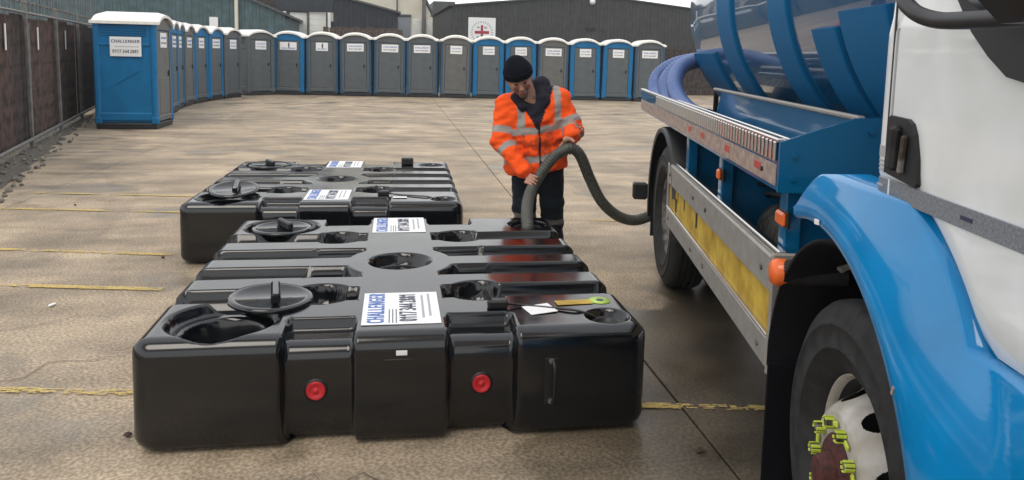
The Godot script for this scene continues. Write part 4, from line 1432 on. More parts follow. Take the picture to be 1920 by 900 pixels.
func build_cab(t: Node3D) -> void:
	var cab := Node3D.new()
	cab.name = "cab"
	t.add_child(cab)
	# side panel swept up from the lower edge and wrapped round the rear corner
	var zs := []
	for i in 9:
		zs.append(3.225 + 0.055 * (1.0 - cos(i / 8.0 * PI / 2)))
	for i in 40:
		zs.append(3.28 + (i + 1) * (5.0 - 3.28) / 40.0)
	for i in 8:
		zs.append(5.0 + 0.18 * sin((i + 1) / 8.0 * PI / 2))
	var rows := []
	for z in zs:
		var row := []
		var y0 := cab_floor_line(z)
		var dx := 0.0
		if z < 3.28:
			dx = 0.055 * (1.0 - sqrt(maxf(0.0, 1.0 - pow((3.28 - z) / 0.055, 2))))
		if z > 5.0:
			dx = 0.18 * (1.0 - sqrt(maxf(0.0, 1.0 - pow((z - 5.0) / 0.18, 2))))
		for k in 40:
			var f := k / 39.0
			var y := lerpf(y0, 2.72, f)
			var x := -0.012 + dx
			x += 0.02 * pow(maxf(0.0, 1.0 - (y - y0) / 0.05), 2.0)
			x += 0.008 * ss(1.66, 1.72, y) + 0.16 * pow(maxf(0.0, y - 1.7), 1.6)
			row.append(Vector3(x, y, z))
		rows.append(row)
	part(cab, "side_panel", grid_mesh(rows), mats["cab_white"])
	part(cab, "rear_panel", cbox(Vector3(2.3, 1.75, 0.03), 0.01), mats["cab_white"], Vector3(1.21, 1.85, 3.24))
	part(cab, "far_side_panel", cbox(Vector3(0.03, 1.6, 1.85), 0.01), mats["cab_white"], Vector3(2.41, 1.92, 4.15))
	part(cab, "front_panel", cbox(Vector3(2.2, 1.2, 0.05), 0.02), mats["cab_white"], Vector3(1.21, 1.3, 5.2))
	part(cab, "windscreen", cbox(Vector3(2.1, 0.85, 0.02), 0.008), mats["dark_glass"], Vector3(1.21, 2.3, 5.14), Vector3(-0.12, 0, 0))
	part(cab, "roof", cbox(Vector3(2.1, 0.06, 1.9), 0.02), mats["cab_white"], Vector3(1.21, 2.74, 4.2))
	part(cab, "bumper", cbox(Vector3(2.4, 0.42, 0.12), 0.04), mats["wing_blue"], Vector3(1.21, 0.55, 5.22))
	# door: seams, handle, window
	part(cab, "door_seam", cbox(Vector3(0.006, 0.2, 0.006), 0.001), mats["ink_grey"], Vector3(-0.0125, 1.58, 3.318))
	part(cab, "door_gap", cbox(Vector3(0.003, 1.1, 0.007), 0.0005), mats["black_plastic"], Vector3(-0.0115, 1.9, 3.3))
	var hd := Node3D.new()
	hd.name = "door_handle"
	cab.add_child(hd)
	var poly := PackedVector2Array()
	for q in [Vector2(3.325, 1.36), Vector2(3.33, 1.352), Vector2(3.465, 1.342), Vector2(3.472, 1.35), Vector2(3.465, 1.40), Vector2(3.447, 1.452), Vector2(3.43, 1.474), Vector2(3.41, 1.482), Vector2(3.33, 1.484), Vector2(3.323, 1.478)]:
		poly.append(Vector2(-q.x, q.y))
	part(hd, "recess_plate", prism(poly, 0, 0.012), mats["black_plastic"], Vector3(-0.013, 0, 0), Vector3(0, -PI / 2, 0)).transform = Transform3D(Basis(Vector3(0, 0, -1), Vector3(0, 1, 0), Vector3(1, 0, 0)), Vector3(-0.0215, 0, 0))
	part(hd, "grip", cbox(Vector3(0.022, 0.1, 0.034), 0.008), mats["rubber"], Vector3(-0.028, 1.415, 3.37), Vector3(0.1, 0, 0))
	part(hd, "lever", cbox(Vector3(0.014, 0.085, 0.012), 0.004), mats["dusty_metal"], Vector3(-0.028, 1.405, 3.415), Vector3(0.12, 0, 0))
	# grey stripe with small print
	var st := SurfaceTool.new()
	st.begin(Mesh.PRIMITIVE_TRIANGLES)
	add_cbox(st, Vector3(-0.0135, 1.318, 4.14), Vector3(0.004, 0.042, 1.72), 0.001)
	st.generate_normals()
	var stripe := part(cab, "grey_stripe", st.commit(), mats["stripe_grey"])
	part(stripe, "stripe_joint", cbox(Vector3(0.003, 0.042, 0.006), 0.001), mats["sign_white"], Vector3(-0.0155, 1.318, 3.335))
	part(stripe, "small_print", cbox(Vector3(0.002, 0.008, 0.04), 0.0005), mats["ink_dark"], Vector3(-0.0162, 1.318, 3.66))
	part(stripe, "small_print", cbox(Vector3(0.002, 0.006, 0.03), 0.0005), mats["ink_grey"], Vector3(-0.0162, 1.32, 3.29))
	var dec := part(cab, "small_decal", cbox(Vector3(0.002, 0.026, 0.03), 0.0005), mats["ink_grey"], Vector3(-0.013, 1.398, 3.285))
	for k in 3:
		part(dec, "print_row", cbox(Vector3(0.002, 0.005, 0.026), 0.0005), mats["ink_grey"], Vector3(0, -0.022 - k * 0.01, 0))
	# window and its black sill
	var wp := PackedVector2Array()
	for q in [Vector2(3.50, 2.5), Vector2(3.53, 1.78), Vector2(3.571, 1.723), Vector2(3.627, 1.661), Vector2(3.686, 1.617), Vector2(3.747, 1.582), Vector2(3.81, 1.572), Vector2(4.8, 1.572), Vector2(4.95, 1.75), Vector2(4.9, 2.5)]:
		wp.append(Vector2(-q.x, q.y))
	var wb := Basis(Vector3(0, 0, -1), Vector3(0, 1, 0), Vector3(1, 0, 0))
	var sill := part(cab, "window_sill", prism(wp, 0, 0.012), mats["black_plastic"])
	sill.transform = Transform3D(wb, Vector3(-0.019, 0, 0))
	var gp := PackedVector2Array()
	for q in [Vector2(3.54, 2.46), Vector2(3.57, 1.78), Vector2(3.61, 1.725), Vector2(3.68, 1.69), Vector2(4.8, 1.69), Vector2(4.86, 2.46)]:
		gp.append(Vector2(-q.x, q.y))
	part(cab, "window_pane", prism(gp, 0, 0.008), mats["dark_glass"]).transform = Transform3D(wb, Vector3(-0.026, 0, 0))
	part(cab, "mirror_arm", tube(curve_points([Vector3(-0.02, 1.84, 3.52), Vector3(-0.11, 1.74, 3.56), Vector3(-0.125, 1.70, 3.62), Vector3(-0.12, 1.678, 3.70), Vector3(-0.12, 1.672, 3.82), Vector3(-0.12, 1.671, 3.98), Vector3(-0.14, 1.68, 4.1)], 0.02), 0.015, 12), mats["black_plastic"])
	part(cab, "mirror", cbox(Vector3(0.2, 0.4, 0.12), 0.04), mats["black_plastic"], Vector3(-0.2, 1.85, 4.16))
	# front wing: swept round the wheel from the lip out to the seam under the cab side
	rows = []
	var c := Vector3(0, 0.514, 3.05)
	for i in 161:
		var th := deg_to_rad(lerpf(103.0, -32.0, i / 160.0))
		var rout := 0.885
		if sin(th) > 0: rout = minf(rout, 0.79 / maxf(sin(th), 0.2))
		if th < deg_to_rad(40.2): rout = minf(0.571 / maxf(sin(th), 0.001), 1.4) if th > 0 else 1.4
		var tip := ss(103, 90, rad_to_deg(th))
		rout = lerpf(0.69, rout, tip)
		var o := Vector3(0, sin(th), cos(th))
		var row := []
		for q in [[0.655, 0.2], [0.655, -0.06], [0.659, -0.075], [0.668, -0.082], [0.69, -0.082]]:
			row.append(c + o * q[0] + Vector3(q[1], 0, 0))
		for k in 24:
			var f := (k + 1) / 24.0
			var r := lerpf(0.69, rout, f)
			var bend := pow(clampf((r - 0.69) / 0.24, 0.0, 1.0), 1.5)
			var x := -0.082 + bend * lerpf(0.03, 0.094, ss(18, 52, rad_to_deg(th)))
			row.append(c + o * r + Vector3(x, 0, 0))
		row.append(c + o * (rout + 0.004) + Vector3(0.06, 0, 0))
		rows.append(row)
	var wing := part(cab, "front_wing", grid_mesh(rows), mats["wing_blue"])
	part(wing, "wing_decal", cbox(Vector3(0.003, 0.014, 0.03), 0.0008), mats["sign_white"], Vector3(-0.087, 1.186, 3.10), Vector3(-0.1, 0, 0))
	part(wing, "chip", cbox(Vector3(0.002, 0.02, 0.008), 0.0005), mats["tape_silver"], Vector3(-0.0832, 0.945, 3.573), Vector3(0.4, 0, 0))
	# black liner behind the wing and the marker lamp
	rows = []
	for i in 25:
		var th := deg_to_rad(lerpf(55.0, 178.0, i / 24.0))
		var o := Vector3(0, sin(th), cos(th))
		var r := 0.585
		rows.append([c + o * r + Vector3(0.0, 0, 0), c + o * (r + 0.015) + Vector3(0.0, 0, 0), c + o * (r + 0.015) + Vector3(0.42, 0, 0), c + o * r + Vector3(0.42, 0, 0), c + o * r + Vector3(0.0, 0, 0)])
	part(cab, "wheel_arch_liner", grid_mesh(rows), mats["arch_black"])
	part(cab, "arch_flap", cbox(Vector3(0.4, 0.46, 0.012), 0.004), mats["arch_black"], Vector3(0.2, 0.32, 2.472))
	var ml := part(cab, "marker_lamp_arm", cyl(Vector3(0.0, 0.895, 2.55), Vector3(0.2, 0.915, 2.6), 0.042, 20), mats["rubber"])
	part(ml, "marker_lamp", lathe_x([Vector2(0.03, 0.045), Vector2(-0.005, 0.046), Vector2(-0.018, 0.036), Vector2(-0.022, 0.0)], 24), mats["amber"], Vector3(-0.012, 0.894, 2.548))
	part(ml, "arm_bracket", cbox(Vector3(0.1, 0.02, 0.12), 0.004), mats["aluminium"], Vector3(0.19, 0.965, 2.62), Vector3(0, 0, 0.5))
	part(cab, "step_panel", cbox(Vector3(0.1, 0.5, 0.9), 0.03), mats["wing_blue"], Vector3(0.03, 0.55, 4.6))

# ---------- person ----------
# a field of tapered bones joined smoothly, meshed as surface nets into st
func sdf_add(st: SurfaceTool, base: int, prims: Array, cell: float, k: float, colour: Callable, cut: Callable, wrinkle := 0.0) -> int:
	var lo := Vector3.ONE * 1e9
	var hi := -lo
	for p in prims:
		var r: float = maxf(p[2], p[3]) + 3.0 * cell
		lo = lo.min(p[0] - Vector3.ONE * r).min(p[1] - Vector3.ONE * r)
		hi = hi.max(p[0] + Vector3.ONE * r).max(p[1] + Vector3.ONE * r)
	var nx := int(ceil((hi.x - lo.x) / cell)) + 1
	var ny := int(ceil((hi.y - lo.y) / cell)) + 1
	var nz := int(ceil((hi.z - lo.z) / cell)) + 1
	var val := PackedFloat32Array()
	val.resize(nx * ny * nz)
	val.fill(1.0)
	for p in prims:
		var a: Vector3 = p[0]
		var b: Vector3 = p[1]
		var ra: float = p[2]
		var rb: float = p[3]
		var ab := b - a
		var l2 := maxf(ab.length_squared(), 1e-9)
		var mr := maxf(ra, rb) + k + 2.5 * cell
		var i0 := ((a.min(b) - Vector3.ONE * mr - lo) / cell).floor()
		var i1 := ((a.max(b) + Vector3.ONE * mr - lo) / cell).ceil()
		for z in range(maxi(0, int(i0.z)), mini(nz, int(i1.z) + 1)):
			for y in range(maxi(0, int(i0.y)), mini(ny, int(i1.y) + 1)):
				var q := (z * ny + y) * nx
				for x in range(maxi(0, int(i0.x)), mini(nx, int(i1.x) + 1)):
					var w := lo + Vector3(x, y, z) * cell
					var t := clampf((w - a).dot(ab) / l2, 0.0, 1.0)
					var d := w.distance_to(a + ab * t) - (ra + (rb - ra) * t)
					var o := val[q + x]
					var h := maxf(k - absf(o - d), 0.0) / k
					val[q + x] = minf(o, d) - h * h * k * 0.25
	if wrinkle > 0.0 or cut.is_valid():
		var nzz := noise(301, 9.0, 2)
		for z in nz:
			for y in ny:
				for x in nx:
					var q := (z * ny + y) * nx + x
					if val[q] < 0.06:
						var w := lo + Vector3(x, y, z) * cell
						if wrinkle > 0.0 and val[q] > -0.04:
							val[q] += wrinkle * nzz.get_noise_3d(w.x * 0.7 + w.y * 0.3, w.y * 1.5 - w.x * 0.5, w.z * 0.7)
						if cut.is_valid():
							val[q] = maxf(val[q], cut.call(w))
	var ids := {}
	var verts := []
	var far := cell * 2.0
	for z in nz - 1:
		for y in ny - 1:
			var q0 := (z * ny + y) * nx
			for x in nx - 1:
				var q := q0 + x
				if absf(val[q]) > far: continue
				var s := Vector3.ZERO
				var c := 0
				var m := 0
				var v := [val[q], val[q + 1], val[q + nx], val[q + nx + 1], val[q + nx * ny], val[q + nx * ny + 1], val[q + nx * ny + nx], val[q + nx * ny + nx + 1]]
				for e in 8:
					if v[e] < 0.0: m += 1
				if m == 0 or m == 8: continue
				for e in EDGES:
					var va: float = v[e[0]]
					var vb: float = v[e[1]]
					if (va < 0.0) != (vb < 0.0):
						var t := va / (va - vb)
						var pa := Vector3(e[0] & 1, (e[0] >> 1) & 1, e[0] >> 2)
						var pb := Vector3(e[1] & 1, (e[1] >> 1) & 1, e[1] >> 2)
						s += pa.lerp(pb, t)
						c += 1
				var w := lo + (Vector3(x, y, z) + s / c) * cell
				ids[q] = base + verts.size()
				verts.append(w)
	for w in verts:
		st.set_color(colour.call(w))
		st.add_vertex(w)
	var step := [1, nx, nx * ny]
	for q in ids:
		for ax in 3:
			if (val[q] < 0.0) != (val[q + step[ax]] < 0.0):
				var s1: int = step[(ax + 1) % 3]
				var s2: int = step[(ax + 2) % 3]
				if ids.has(q - s1) and ids.has(q - s2) and ids.has(q - s1 - s2):
					var f := [ids[q], ids[q - s1], ids[q - s1 - s2], ids[q - s2]]
					if val[q] < 0.0: f.reverse()
					for e in [0, 1, 2, 0, 2, 3]:
						st.add_index(f[e])
	return base + verts.size()

const EDGES := [[0, 1], [2, 3], [4, 5], [6, 7], [0, 2], [1, 3], [4, 6], [5, 7], [0, 4], [1, 5], [2, 6], [3, 7]]

func sdf(prims: Array, cell: float, k: float, colour: Callable, cut: Callable = none, wrinkle := 0.0) -> ArrayMesh:
	var st := SurfaceTool.new()
	st.begin(Mesh.PRIMITIVE_TRIANGLES)
	st.set_smooth_group(0)
	sdf_add(st, 0, prims, cell, k, colour, cut, wrinkle)
	st.generate_normals()
	return st.commit()

# hand closed round a hose: c on the hose axis, d along it, w the wrist, hr the hose radius
func hand_prims(c: Vector3, d: Vector3, w: Vector3, hr: float, flip: float) -> Array:
	d = d.normalized()
	var out := (w - c)
	out = (out - d * out.dot(d)).normalized()
	var side := d.cross(out) * flip
	var at := func(ang: float, along: float, r: float) -> Vector3:
		return c + d * along + (out * cos(ang) + side * sin(ang)) * r
	var p := []
	var pr := hr + 0.014
	# palm across the back of the hose
	var knuckle := []
	for i in 4:
		knuckle.append(at.call(0.55, (i - 1.5) * 0.021, pr + 0.004))
	var heel: Vector3 = at.call(-0.35, 0.012, pr + 0.012)
	for i in 4:
		p.append([heel.lerp(w, 0.1), knuckle[i], 0.016, 0.0115])
	p.append([w, heel, 0.027, 0.022])
	var lens := [0.86, 1.0, 0.95, 0.78]
	for i in 4:
		var along := (i - 1.5) * 0.0215
		var a0 := 0.55
		var prev: Vector3 = knuckle[i]
		for s in 3:
			a0 += [0.62, 0.55, 0.45][s] * lens[i]
			var nxt: Vector3 = at.call(a0, along * (1.0 + 0.06 * s), hr + 0.0105 - 0.001 * s)
			p.append([prev, nxt, 0.0102 - 0.0008 * s, 0.0094 - 0.0008 * s])
			prev = nxt
	# thumb leaves the side of the palm and closes the other way
	var th0: Vector3 = heel + d * 0.028
	var th1: Vector3 = at.call(-0.75, 0.052, hr + 0.015)
	var th2: Vector3 = at.call(-1.25, 0.058, hr + 0.011)
	p.append([heel, th0, 0.017, 0.015])
	p.append([th0, th1, 0.0135, 0.0118])
	p.append([th1, th2, 0.0115, 0.0098])
	return p

func build_person() -> void:
	var person := thing("person", "person in an orange reflective jacket and dark beanie, head bowed, holding a grey hose", "person", Vector3.ZERO)
	var sk := Color(0.40, 0.215, 0.155)
	# joints
	var sh_r := Vector3(1.03, 1.20, -5.77)
	var el_r := Vector3(0.985, 0.94, -5.69)
	var wr_r := Vector3(1.125, 0.735, -5.47)
	var sh_l := Vector3(1.435, 1.245, -5.68)
	var el_l := Vector3(1.525, 1.03, -5.61)
	var wr_l := Vector3(1.462, 1.0, -5.43)
	var skull := Vector3(1.085, 1.462, -5.61)
	var face := Vector3(-0.02, -0.5, 0.86).normalized()
	var down := Vector3(0.3, -0.82, -0.4)
	down = (down - face * face.dot(down)).normalized()
	var jaw := skull + down * 0.135
	var across := down.cross(face).normalized()
	var st := SurfaceTool.new()
	st.begin(Mesh.PRIMITIVE_TRIANGLES)
	st.set_smooth_group(0)
	# body core (mostly clothed)
	var core := [[Vector3(1.26, 0.8, -5.71), Vector3(1.24, 1.1, -5.71), 0.12, 0.13], [sh_r.lerp(sh_l, 0.2), sh_r.lerp(sh_l, 0.8), 0.07, 0.07], [Vector3(1.235, 1.18, -5.71), skull.lerp(jaw, 0.4) + Vector3(0.03, 0, -0.03), 0.065, 0.06],
		[sh_r, el_r, 0.05, 0.042], [el_r, wr_r, 0.042, 0.03], [sh_l, el_l, 0.05, 0.042], [el_l, wr_l, 0.042, 0.03],
		[Vector3(1.19, 0.78, -5.73), Vector3(1.18, 0.44, -5.69), 0.085, 0.06], [Vector3(1.18, 0.44, -5.69), Vector3(1.2, 0.1, -5.74), 0.06, 0.045], [Vector3(1.36, 0.78, -5.70), Vector3(1.39, 0.44, -5.67), 0.085, 0.06], [Vector3(1.39, 0.44, -5.67), Vector3(1.42, 0.1, -5.7), 0.06, 0.045]]
	var skin_c := func(_w: Vector3) -> Color: return sk
	var n := sdf_add(st, 0, core, 0.018, 0.03, skin_c, none)
	# head
	var eye_l := skull + down * 0.035 + face * 0.088 + across * 0.032
	var eye_r := skull + down * 0.035 + face * 0.088 - across * 0.032
	var mouth := skull + down * 0.118 + face * 0.088
	var head := [[skull, skull + down * 0.05, 0.094, 0.09], [skull + down * 0.05 + face * 0.02, jaw + face * 0.025, 0.075, 0.05], [jaw + face * 0.02, skull + down * 0.165 + face * 0.05, 0.045, 0.032],
		[skull + down * 0.03 + face * 0.088, skull + down * 0.078 + face * 0.113, 0.011, 0.014], [skull + down * 0.078 + face * 0.108 + across * 0.011, skull + down * 0.078 + face * 0.108 - across * 0.011, 0.009, 0.009],
		[skull + down * 0.015 + face * 0.088 + across * 0.04, skull + down * 0.012 + face * 0.092 - across * 0.04, 0.012, 0.012],
		[mouth + across * 0.02, mouth - across * 0.02, 0.0095, 0.0095], [mouth + down * 0.013 + across * 0.018, mouth + down * 0.013 - across * 0.018, 0.0095, 0.0095],
		[skull + down * 0.06 + across * 0.05 + face * 0.07, skull + down * 0.08 + across * 0.05 + face * 0.06, 0.022, 0.022], [skull + down * 0.06 - across * 0.05 + face * 0.07, skull + down * 0.08 - across * 0.05 + face * 0.06, 0.022, 0.022],
		[skull + down * 0.03 + across * 0.092, skull + down * 0.075 + across * 0.09, 0.013, 0.009], [skull + down * 0.03 - across * 0.092, skull + down * 0.075 - across * 0.09, 0.013, 0.009], [jaw, Vector3(1.2, 1.28, -5.69), 0.05, 0.06]]
	var head_c := func(w: Vector3) -> Color:
		if w.distance_to(eye_l) < 0.013 or w.distance_to(eye_r) < 0.013: return Color(0.05, 0.035, 0.03)
		var r := w - mouth
		if absf(r.dot(across)) < 0.026 and absf(r.dot(down) - 0.007) < 0.013: return Color(0.32, 0.12, 0.10)
		# close stubble on chin and cheeks
		var s := (w - skull).dot(down)
		if s > 0.10: return sk.lerp(Color(0.10, 0.075, 0.06), 0.55)
		return sk
	n = sdf_add(st, n, head, 0.0055, 0.014, head_c, none)
	var hr := 0.042
	n = sdf_add(st, n, hand_prims(Vector3(1.187, 0.662, -5.385), Vector3(0.13, 0.18, -0.05), wr_r, hr, 1.0), 0.0036, 0.007, skin_c, none)
	n = sdf_add(st, n, hand_prims(Vector3(1.425, 0.917, -5.385), Vector3(0.1, 0.035, 0.0), wr_l, hr, -1.0), 0.0036, 0.007, skin_c, none)
	st.generate_normals()
	part(person, "body", st.commit(), mats["skin"])
	print("body ", Time.get_ticks_msec())
	# jacket
	var orange := Color(0.88, 0.095, 0.012)
	var grey := Color(0.30, 0.29, 0.27)
	var dark := Color(0.014, 0.015, 0.02)
	var arms := [[sh_r, el_r, 0.092, 0.083], [el_r, wr_r, 0.083, 0.058], [sh_l, el_l, 0.09, 0.083], [el_l, wr_l.lerp(el_l, 0.06), 0.083, 0.058]]
	var torso := [[Vector3(1.155, 0.74, -5.745), Vector3(1.135, 1.16, -5.745), 0.135, 0.13], [Vector3(1.375, 0.755, -5.70), Vector3(1.355, 1.19, -5.69), 0.135, 0.125], [Vector3(1.265, 0.75, -5.665), Vector3(1.24, 1.1, -5.655), 0.135, 0.13], [sh_r + Vector3(0.02, 0.02, 0), sh_l + Vector3(-0.02, 0.03, 0), 0.085, 0.085], [Vector3(1.14, 1.26, -5.75), Vector3(1.36, 1.30, -5.7), 0.07, 0.07]]
	var stain := noise(311, 14.0, 4)
	var jcol := func(w: Vector3) -> Color:
		var best := 1e9
		var arm := -1
		var at := 0.0
		for i in 4:
			var a: Vector3 = arms[i][0]
			var ab: Vector3 = arms[i][1] - a
			var t := clampf((w - a).dot(ab) / ab.length_squared(), 0.0, 1.0)
			var d := w.distance_to(a + ab * t) - lerpf(arms[i][2], arms[i][3], t)
			if d < best:
				best = d
				arm = i
				at = t
		var tb := 1e9
		for q in torso:
			var a: Vector3 = q[0]
			var ab: Vector3 = q[1] - a
			var t := clampf((w - a).dot(ab) / ab.length_squared(), 0.0, 1.0)
			tb = minf(tb, w.distance_to(a + ab * t) - lerpf(q[2], q[3], t))
		if best < tb:
			if arm == 0 and at > 0.62 and at < 0.82: return grey
			if arm == 2 and at > 0.55 and at < 0.78: return grey
			if arm == 1 and at > 0.2 and at < 0.36: return grey
			if arm == 3 and at > 0.3 and at < 0.45: return grey
			return orange
		var xc := 1.245 + (w.y - 1.0) * -0.06
		var y := w.y - 0.17 * (w.x - 1.25)
		if w.z > -5.70:
			var v := (w.y - 1.035) * 0.5
			if v > 0 and absf(w.x - xc + 0.015) < v: return dark
			if absf(w.x - xc) < 0.009: return dark
		if y > 1.015 and y < 1.068: return grey
		if y > 0.795 and y < 0.845: return grey
		if y >= 1.068:
			if absf(w.x - 1.115) < 0.027 or absf(w.x - 1.395) < 0.027: return grey
		# oily dirt worn into the front
		if w.z > -5.72 and w.y > 0.82 and w.y < 1.02:
			var s := stain.get_noise_3d(w.x, w.y, w.z) + 0.25 - absf(w.y - 0.93) * 2.5
			if s > 0.0: return orange.lerp(Color(0.33, 0.055, 0.02), clampf(s * 4.0, 0.0, 0.75))
		return orange
	var hem := func(w: Vector3) -> float:
		return 0.70 + 0.17 * (w.x - 1.25) - w.y if w.z < -5.56 else -1.0
	part(person, "jacket", sdf(torso + arms, 0.0105, 0.035, jcol, hem, 0.016), mats["cloth_colour"])
	print("jacket ", Time.get_ticks_msec())
	# fleece hood behind the neck
	var hc := func(_w: Vector3) -> Color: return dark
	part(person, "hood", sdf([[Vector3(1.10, 1.27, -5.70), Vector3(1.17, 1.33, -5.76), 0.05, 0.06], [Vector3(1.17, 1.33, -5.76), Vector3(1.30, 1.37, -5.74), 0.06, 0.065], [Vector3(1.30, 1.37, -5.74), Vector3(1.29, 1.25, -5.62), 0.06, 0.055], [Vector3(1.29, 1.25, -5.62), Vector3(1.21, 1.14, -5.575), 0.05, 0.035], [Vector3(1.10, 1.27, -5.70), Vector3(1.13, 1.20, -5.62), 0.045, 0.035]], 0.011, 0.03, hc, none, 0.008), mats["cloth_colour"])
	# beanie
	var hat_c := func(_w: Vector3) -> Color: return dark
	var brow := skull + down * 0.012
	var hat_cut := func(w: Vector3) -> float: return (w - brow).dot(down) + (w - brow).dot(face) * 0.1
	var rim_cut := func(w: Vector3) -> float: return maxf((w - brow - down * 0.008).dot(down) + (w - brow).dot(face) * 0.1, -((w - brow + down * 0.05).dot(down) + (w - brow).dot(face) * 0.1))
	var hat := [[skull + down * 0.02, skull - down * 0.02, 0.106, 0.108], [skull - down * 0.02, skull - down * 0.075 - face * 0.015, 0.104, 0.07]]
	var beanie := part(person, "beanie", sdf(hat, 0.008, 0.02, hat_c, hat_cut, 0.004), mats["knit"])
	part(beanie, "turn_up", sdf([[skull + down * 0.03, skull - down * 0.04, 0.112, 0.113]], 0.008, 0.01, hat_c, rim_cut, 0.003), mats["knit"])
	# trousers
	var navy := Color(0.006, 0.008, 0.015)
	var legs := [[Vector3(1.185, 0.78, -5.735), Vector3(1.175, 0.44, -5.68), 0.115, 0.092], [Vector3(1.175, 0.44, -5.68), Vector3(1.195, 0.09, -5.73), 0.09, 0.078], [Vector3(1.365, 0.78, -5.70), Vector3(1.39, 0.44, -5.665), 0.115, 0.092], [Vector3(1.39, 0.44, -5.665), Vector3(1.42, 0.09, -5.69), 0.09, 0.078], [Vector3(1.2, 0.8, -5.72), Vector3(1.36, 0.81, -5.70), 0.12, 0.12], [Vector3(1.165, 0.47, -5.60), Vector3(1.17, 0.4, -5.595), 0.03, 0.03]]
	var tcol := func(w: Vector3) -> Color:
		if w.x < 1.285 and w.y > 0.345 and w.y < 0.385: return Color(0.16, 0.155, 0.14)
		if w.x >= 1.285 and w.y > 0.3 and w.y < 0.335: return Color(0.1, 0.1, 0.095)
		return navy
	part(person, "trousers", sdf(legs, 0.0125, 0.03, tcol, none, 0.012), mats["cloth_colour"])
	var bc := func(_w: Vector3) -> Color: return dark
	for q in [[Vector3(1.195, 0.12, -5.745), Vector3(1.20, 0.045, -5.735), Vector3(1.165, 0.045, -5.56)], [Vector3(1.42, 0.12, -5.705), Vector3(1.425, 0.045, -5.70), Vector3(1.44, 0.045, -5.53)]]:
		part(person, "boot", sdf([[q[0], q[1], 0.055, 0.05], [q[1], q[2], 0.047, 0.042], [q[1] - Vector3(0, 0.012, 0.03), q[2] - Vector3(0, 0.006, 0), 0.034, 0.037]], 0.009, 0.02, bc), mats["boot"])
	print("person ", Time.get_ticks_msec())

# ---------- hoses ----------
func ribbed(ctrl: Array, r: float, pitch: float, amp: float, seg := 16) -> ArrayMesh:
	var pts := curve_points(ctrl, pitch / 4.0)
	var st := SurfaceTool.new()
	st.begin(Mesh.PRIMITIVE_TRIANGLES)
	st.set_smooth_group(0)
	var rings := []
	var side := Vector3.ZERO
	for i in pts.size():
		var d: Vector3 = (pts[mini(i + 1, pts.size() - 1)] - pts[maxi(i - 1, 0)]).normalized()
		if i == 0:
			side = d.cross(Vector3.UP if absf(d.y) < 0.9 else Vector3.RIGHT).normalized()
		side = (side - d * side.dot(d)).normalized()
		var o := d.cross(side)
		var rr := r + amp * (1.0 if i % 4 < 2 else -1.0)
		var ring := []
		for k in seg:
			var a := TAU * k / seg
			ring.append(pts[i] + (side * cos(a) + o * sin(a)) * rr)
		rings.append(ring)
	add_grid(st, rings, true)
	st.generate_normals()
	return st.commit()

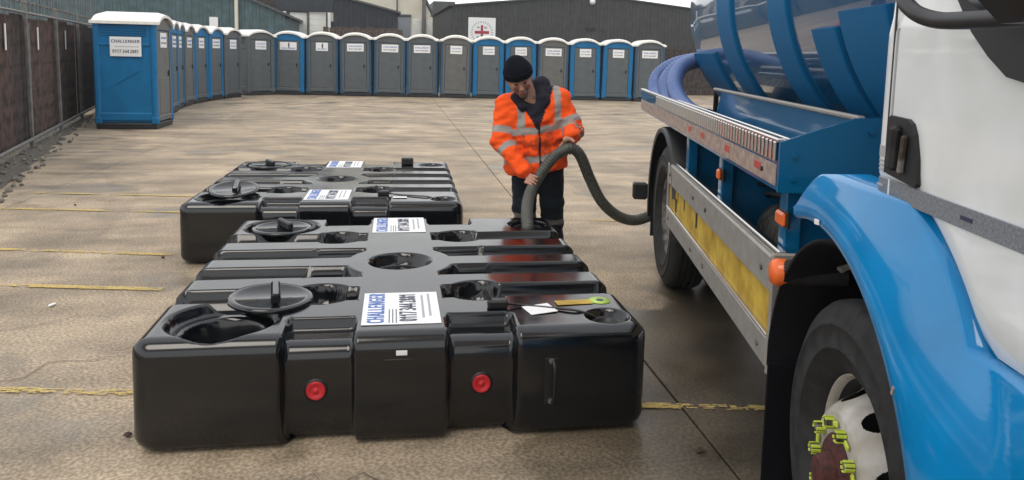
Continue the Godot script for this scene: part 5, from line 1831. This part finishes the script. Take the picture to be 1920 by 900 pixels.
func build_hose() -> void:
	var h := thing("suction_hose", "grey ribbed suction hose running from the black tank through the worker's hands to the lorry", "hose", Vector3.ZERO)
	part(h, "hose_wall", ribbed([Vector3(1.043, 0.30, -4.92), Vector3(1.045, 0.42, -4.925), Vector3(1.065, 0.51, -5.06), Vector3(1.115, 0.575, -5.25), Vector3(1.187, 0.662, -5.385), Vector3(1.31, 0.835, -5.40), Vector3(1.39, 0.9, -5.388), Vector3(1.46, 0.922, -5.39), Vector3(1.535, 0.862, -5.41), Vector3(1.634, 0.676, -5.47), Vector3(1.754, 0.484, -5.514), Vector3(1.931, 0.351, -5.577), Vector3(2.13, 0.325, -5.64), Vector3(2.45, 0.42, -5.86), Vector3(2.85, 0.75, -6.25), Vector3(3.2, 1.15, -6.4), Vector3(3.26, 1.30, -6.2), Vector3(3.24, 1.30, -6.0)], 0.041, 0.022, 0.0018), mats["hose_grey"])
	# blue hoses coiled in the lorry's tray
	var tr := Transform3D(Basis(Vector3.UP, deg_to_rad(-13.422)), Vector3(1.945, 0, -4.753))
	var sets := [[[Vector3(0.14, 1.245, -1.2), Vector3(0.12, 1.3, -1.55), Vector3(0.15, 1.43, -1.72), Vector3(0.28, 1.54, -1.74), Vector3(0.5, 1.6, -1.66), Vector3(0.8, 1.6, -1.5)], "blue hose lying in the lorry's tray, farthest back of three"],
		[[Vector3(0.12, 1.245, -0.5), Vector3(0.13, 1.29, -0.9), Vector3(0.14, 1.42, -1.1), Vector3(0.26, 1.54, -1.2), Vector3(0.46, 1.6, -1.28), Vector3(0.75, 1.6, -1.34)], "blue hose lying in the lorry's tray, middle one of three"],
		[[Vector3(0.16, 1.245, 0.5), Vector3(0.14, 1.25, 0.1), Vector3(0.12, 1.31, -0.3), Vector3(0.13, 1.43, -0.62), Vector3(0.24, 1.54, -0.95), Vector3(0.42, 1.59, -1.12), Vector3(0.62, 1.6, -1.2)], "blue hose lying in the lorry's tray beside the barrel's end plate"]]
	for s in sets:
		var o := thing("tray_hose", s[1], "hose", tr.origin, deg_to_rad(-13.422), "blue hoses in the tray")
		part(o, "hose_wall", ribbed(s[0], 0.058, 0.03, 0.0018), mats["hose_blue"])

func build_small_things() -> void:
	var rng := RandomNumberGenerator.new()
	rng.seed = 99
	var spots := [Vector3(-1.92, 0.004, -4.94), Vector3(-1.55, 0.004, -6.0), Vector3(-0.98, 0.004, -3.2), Vector3(1.33, 0.004, -2.75), Vector3(-2.9, 0.004, -8.1)]
	for i in spots.size():
		var s: Vector3 = Vector3(rng.randf_range(0.02, 0.05), 0.012, rng.randf_range(0.015, 0.03))
		var st := SurfaceTool.new()
		st.begin(Mesh.PRIMITIVE_TRIANGLES)
		add_cbox(st, Vector3(0, 0.006, 0), s, 0.005, Basis(Vector3.UP, rng.randf() * 3.0))
		st.generate_normals()
		var o := part(self, "litter_scrap", st.commit(), mats["sign_white"] if i == 0 else mats["brick_brown"], spots[i])
		tag(o, ["small white scrap of litter on the concrete between yellow lines", "small brown scrap beside the far tank's corner", "small brown scrap by the near tank's corner below its open hatch", "small brown scrap between the near tank and the lorry", "small brown scrap on the concrete near the fence verge"][i], "litter", "scraps on the concrete")
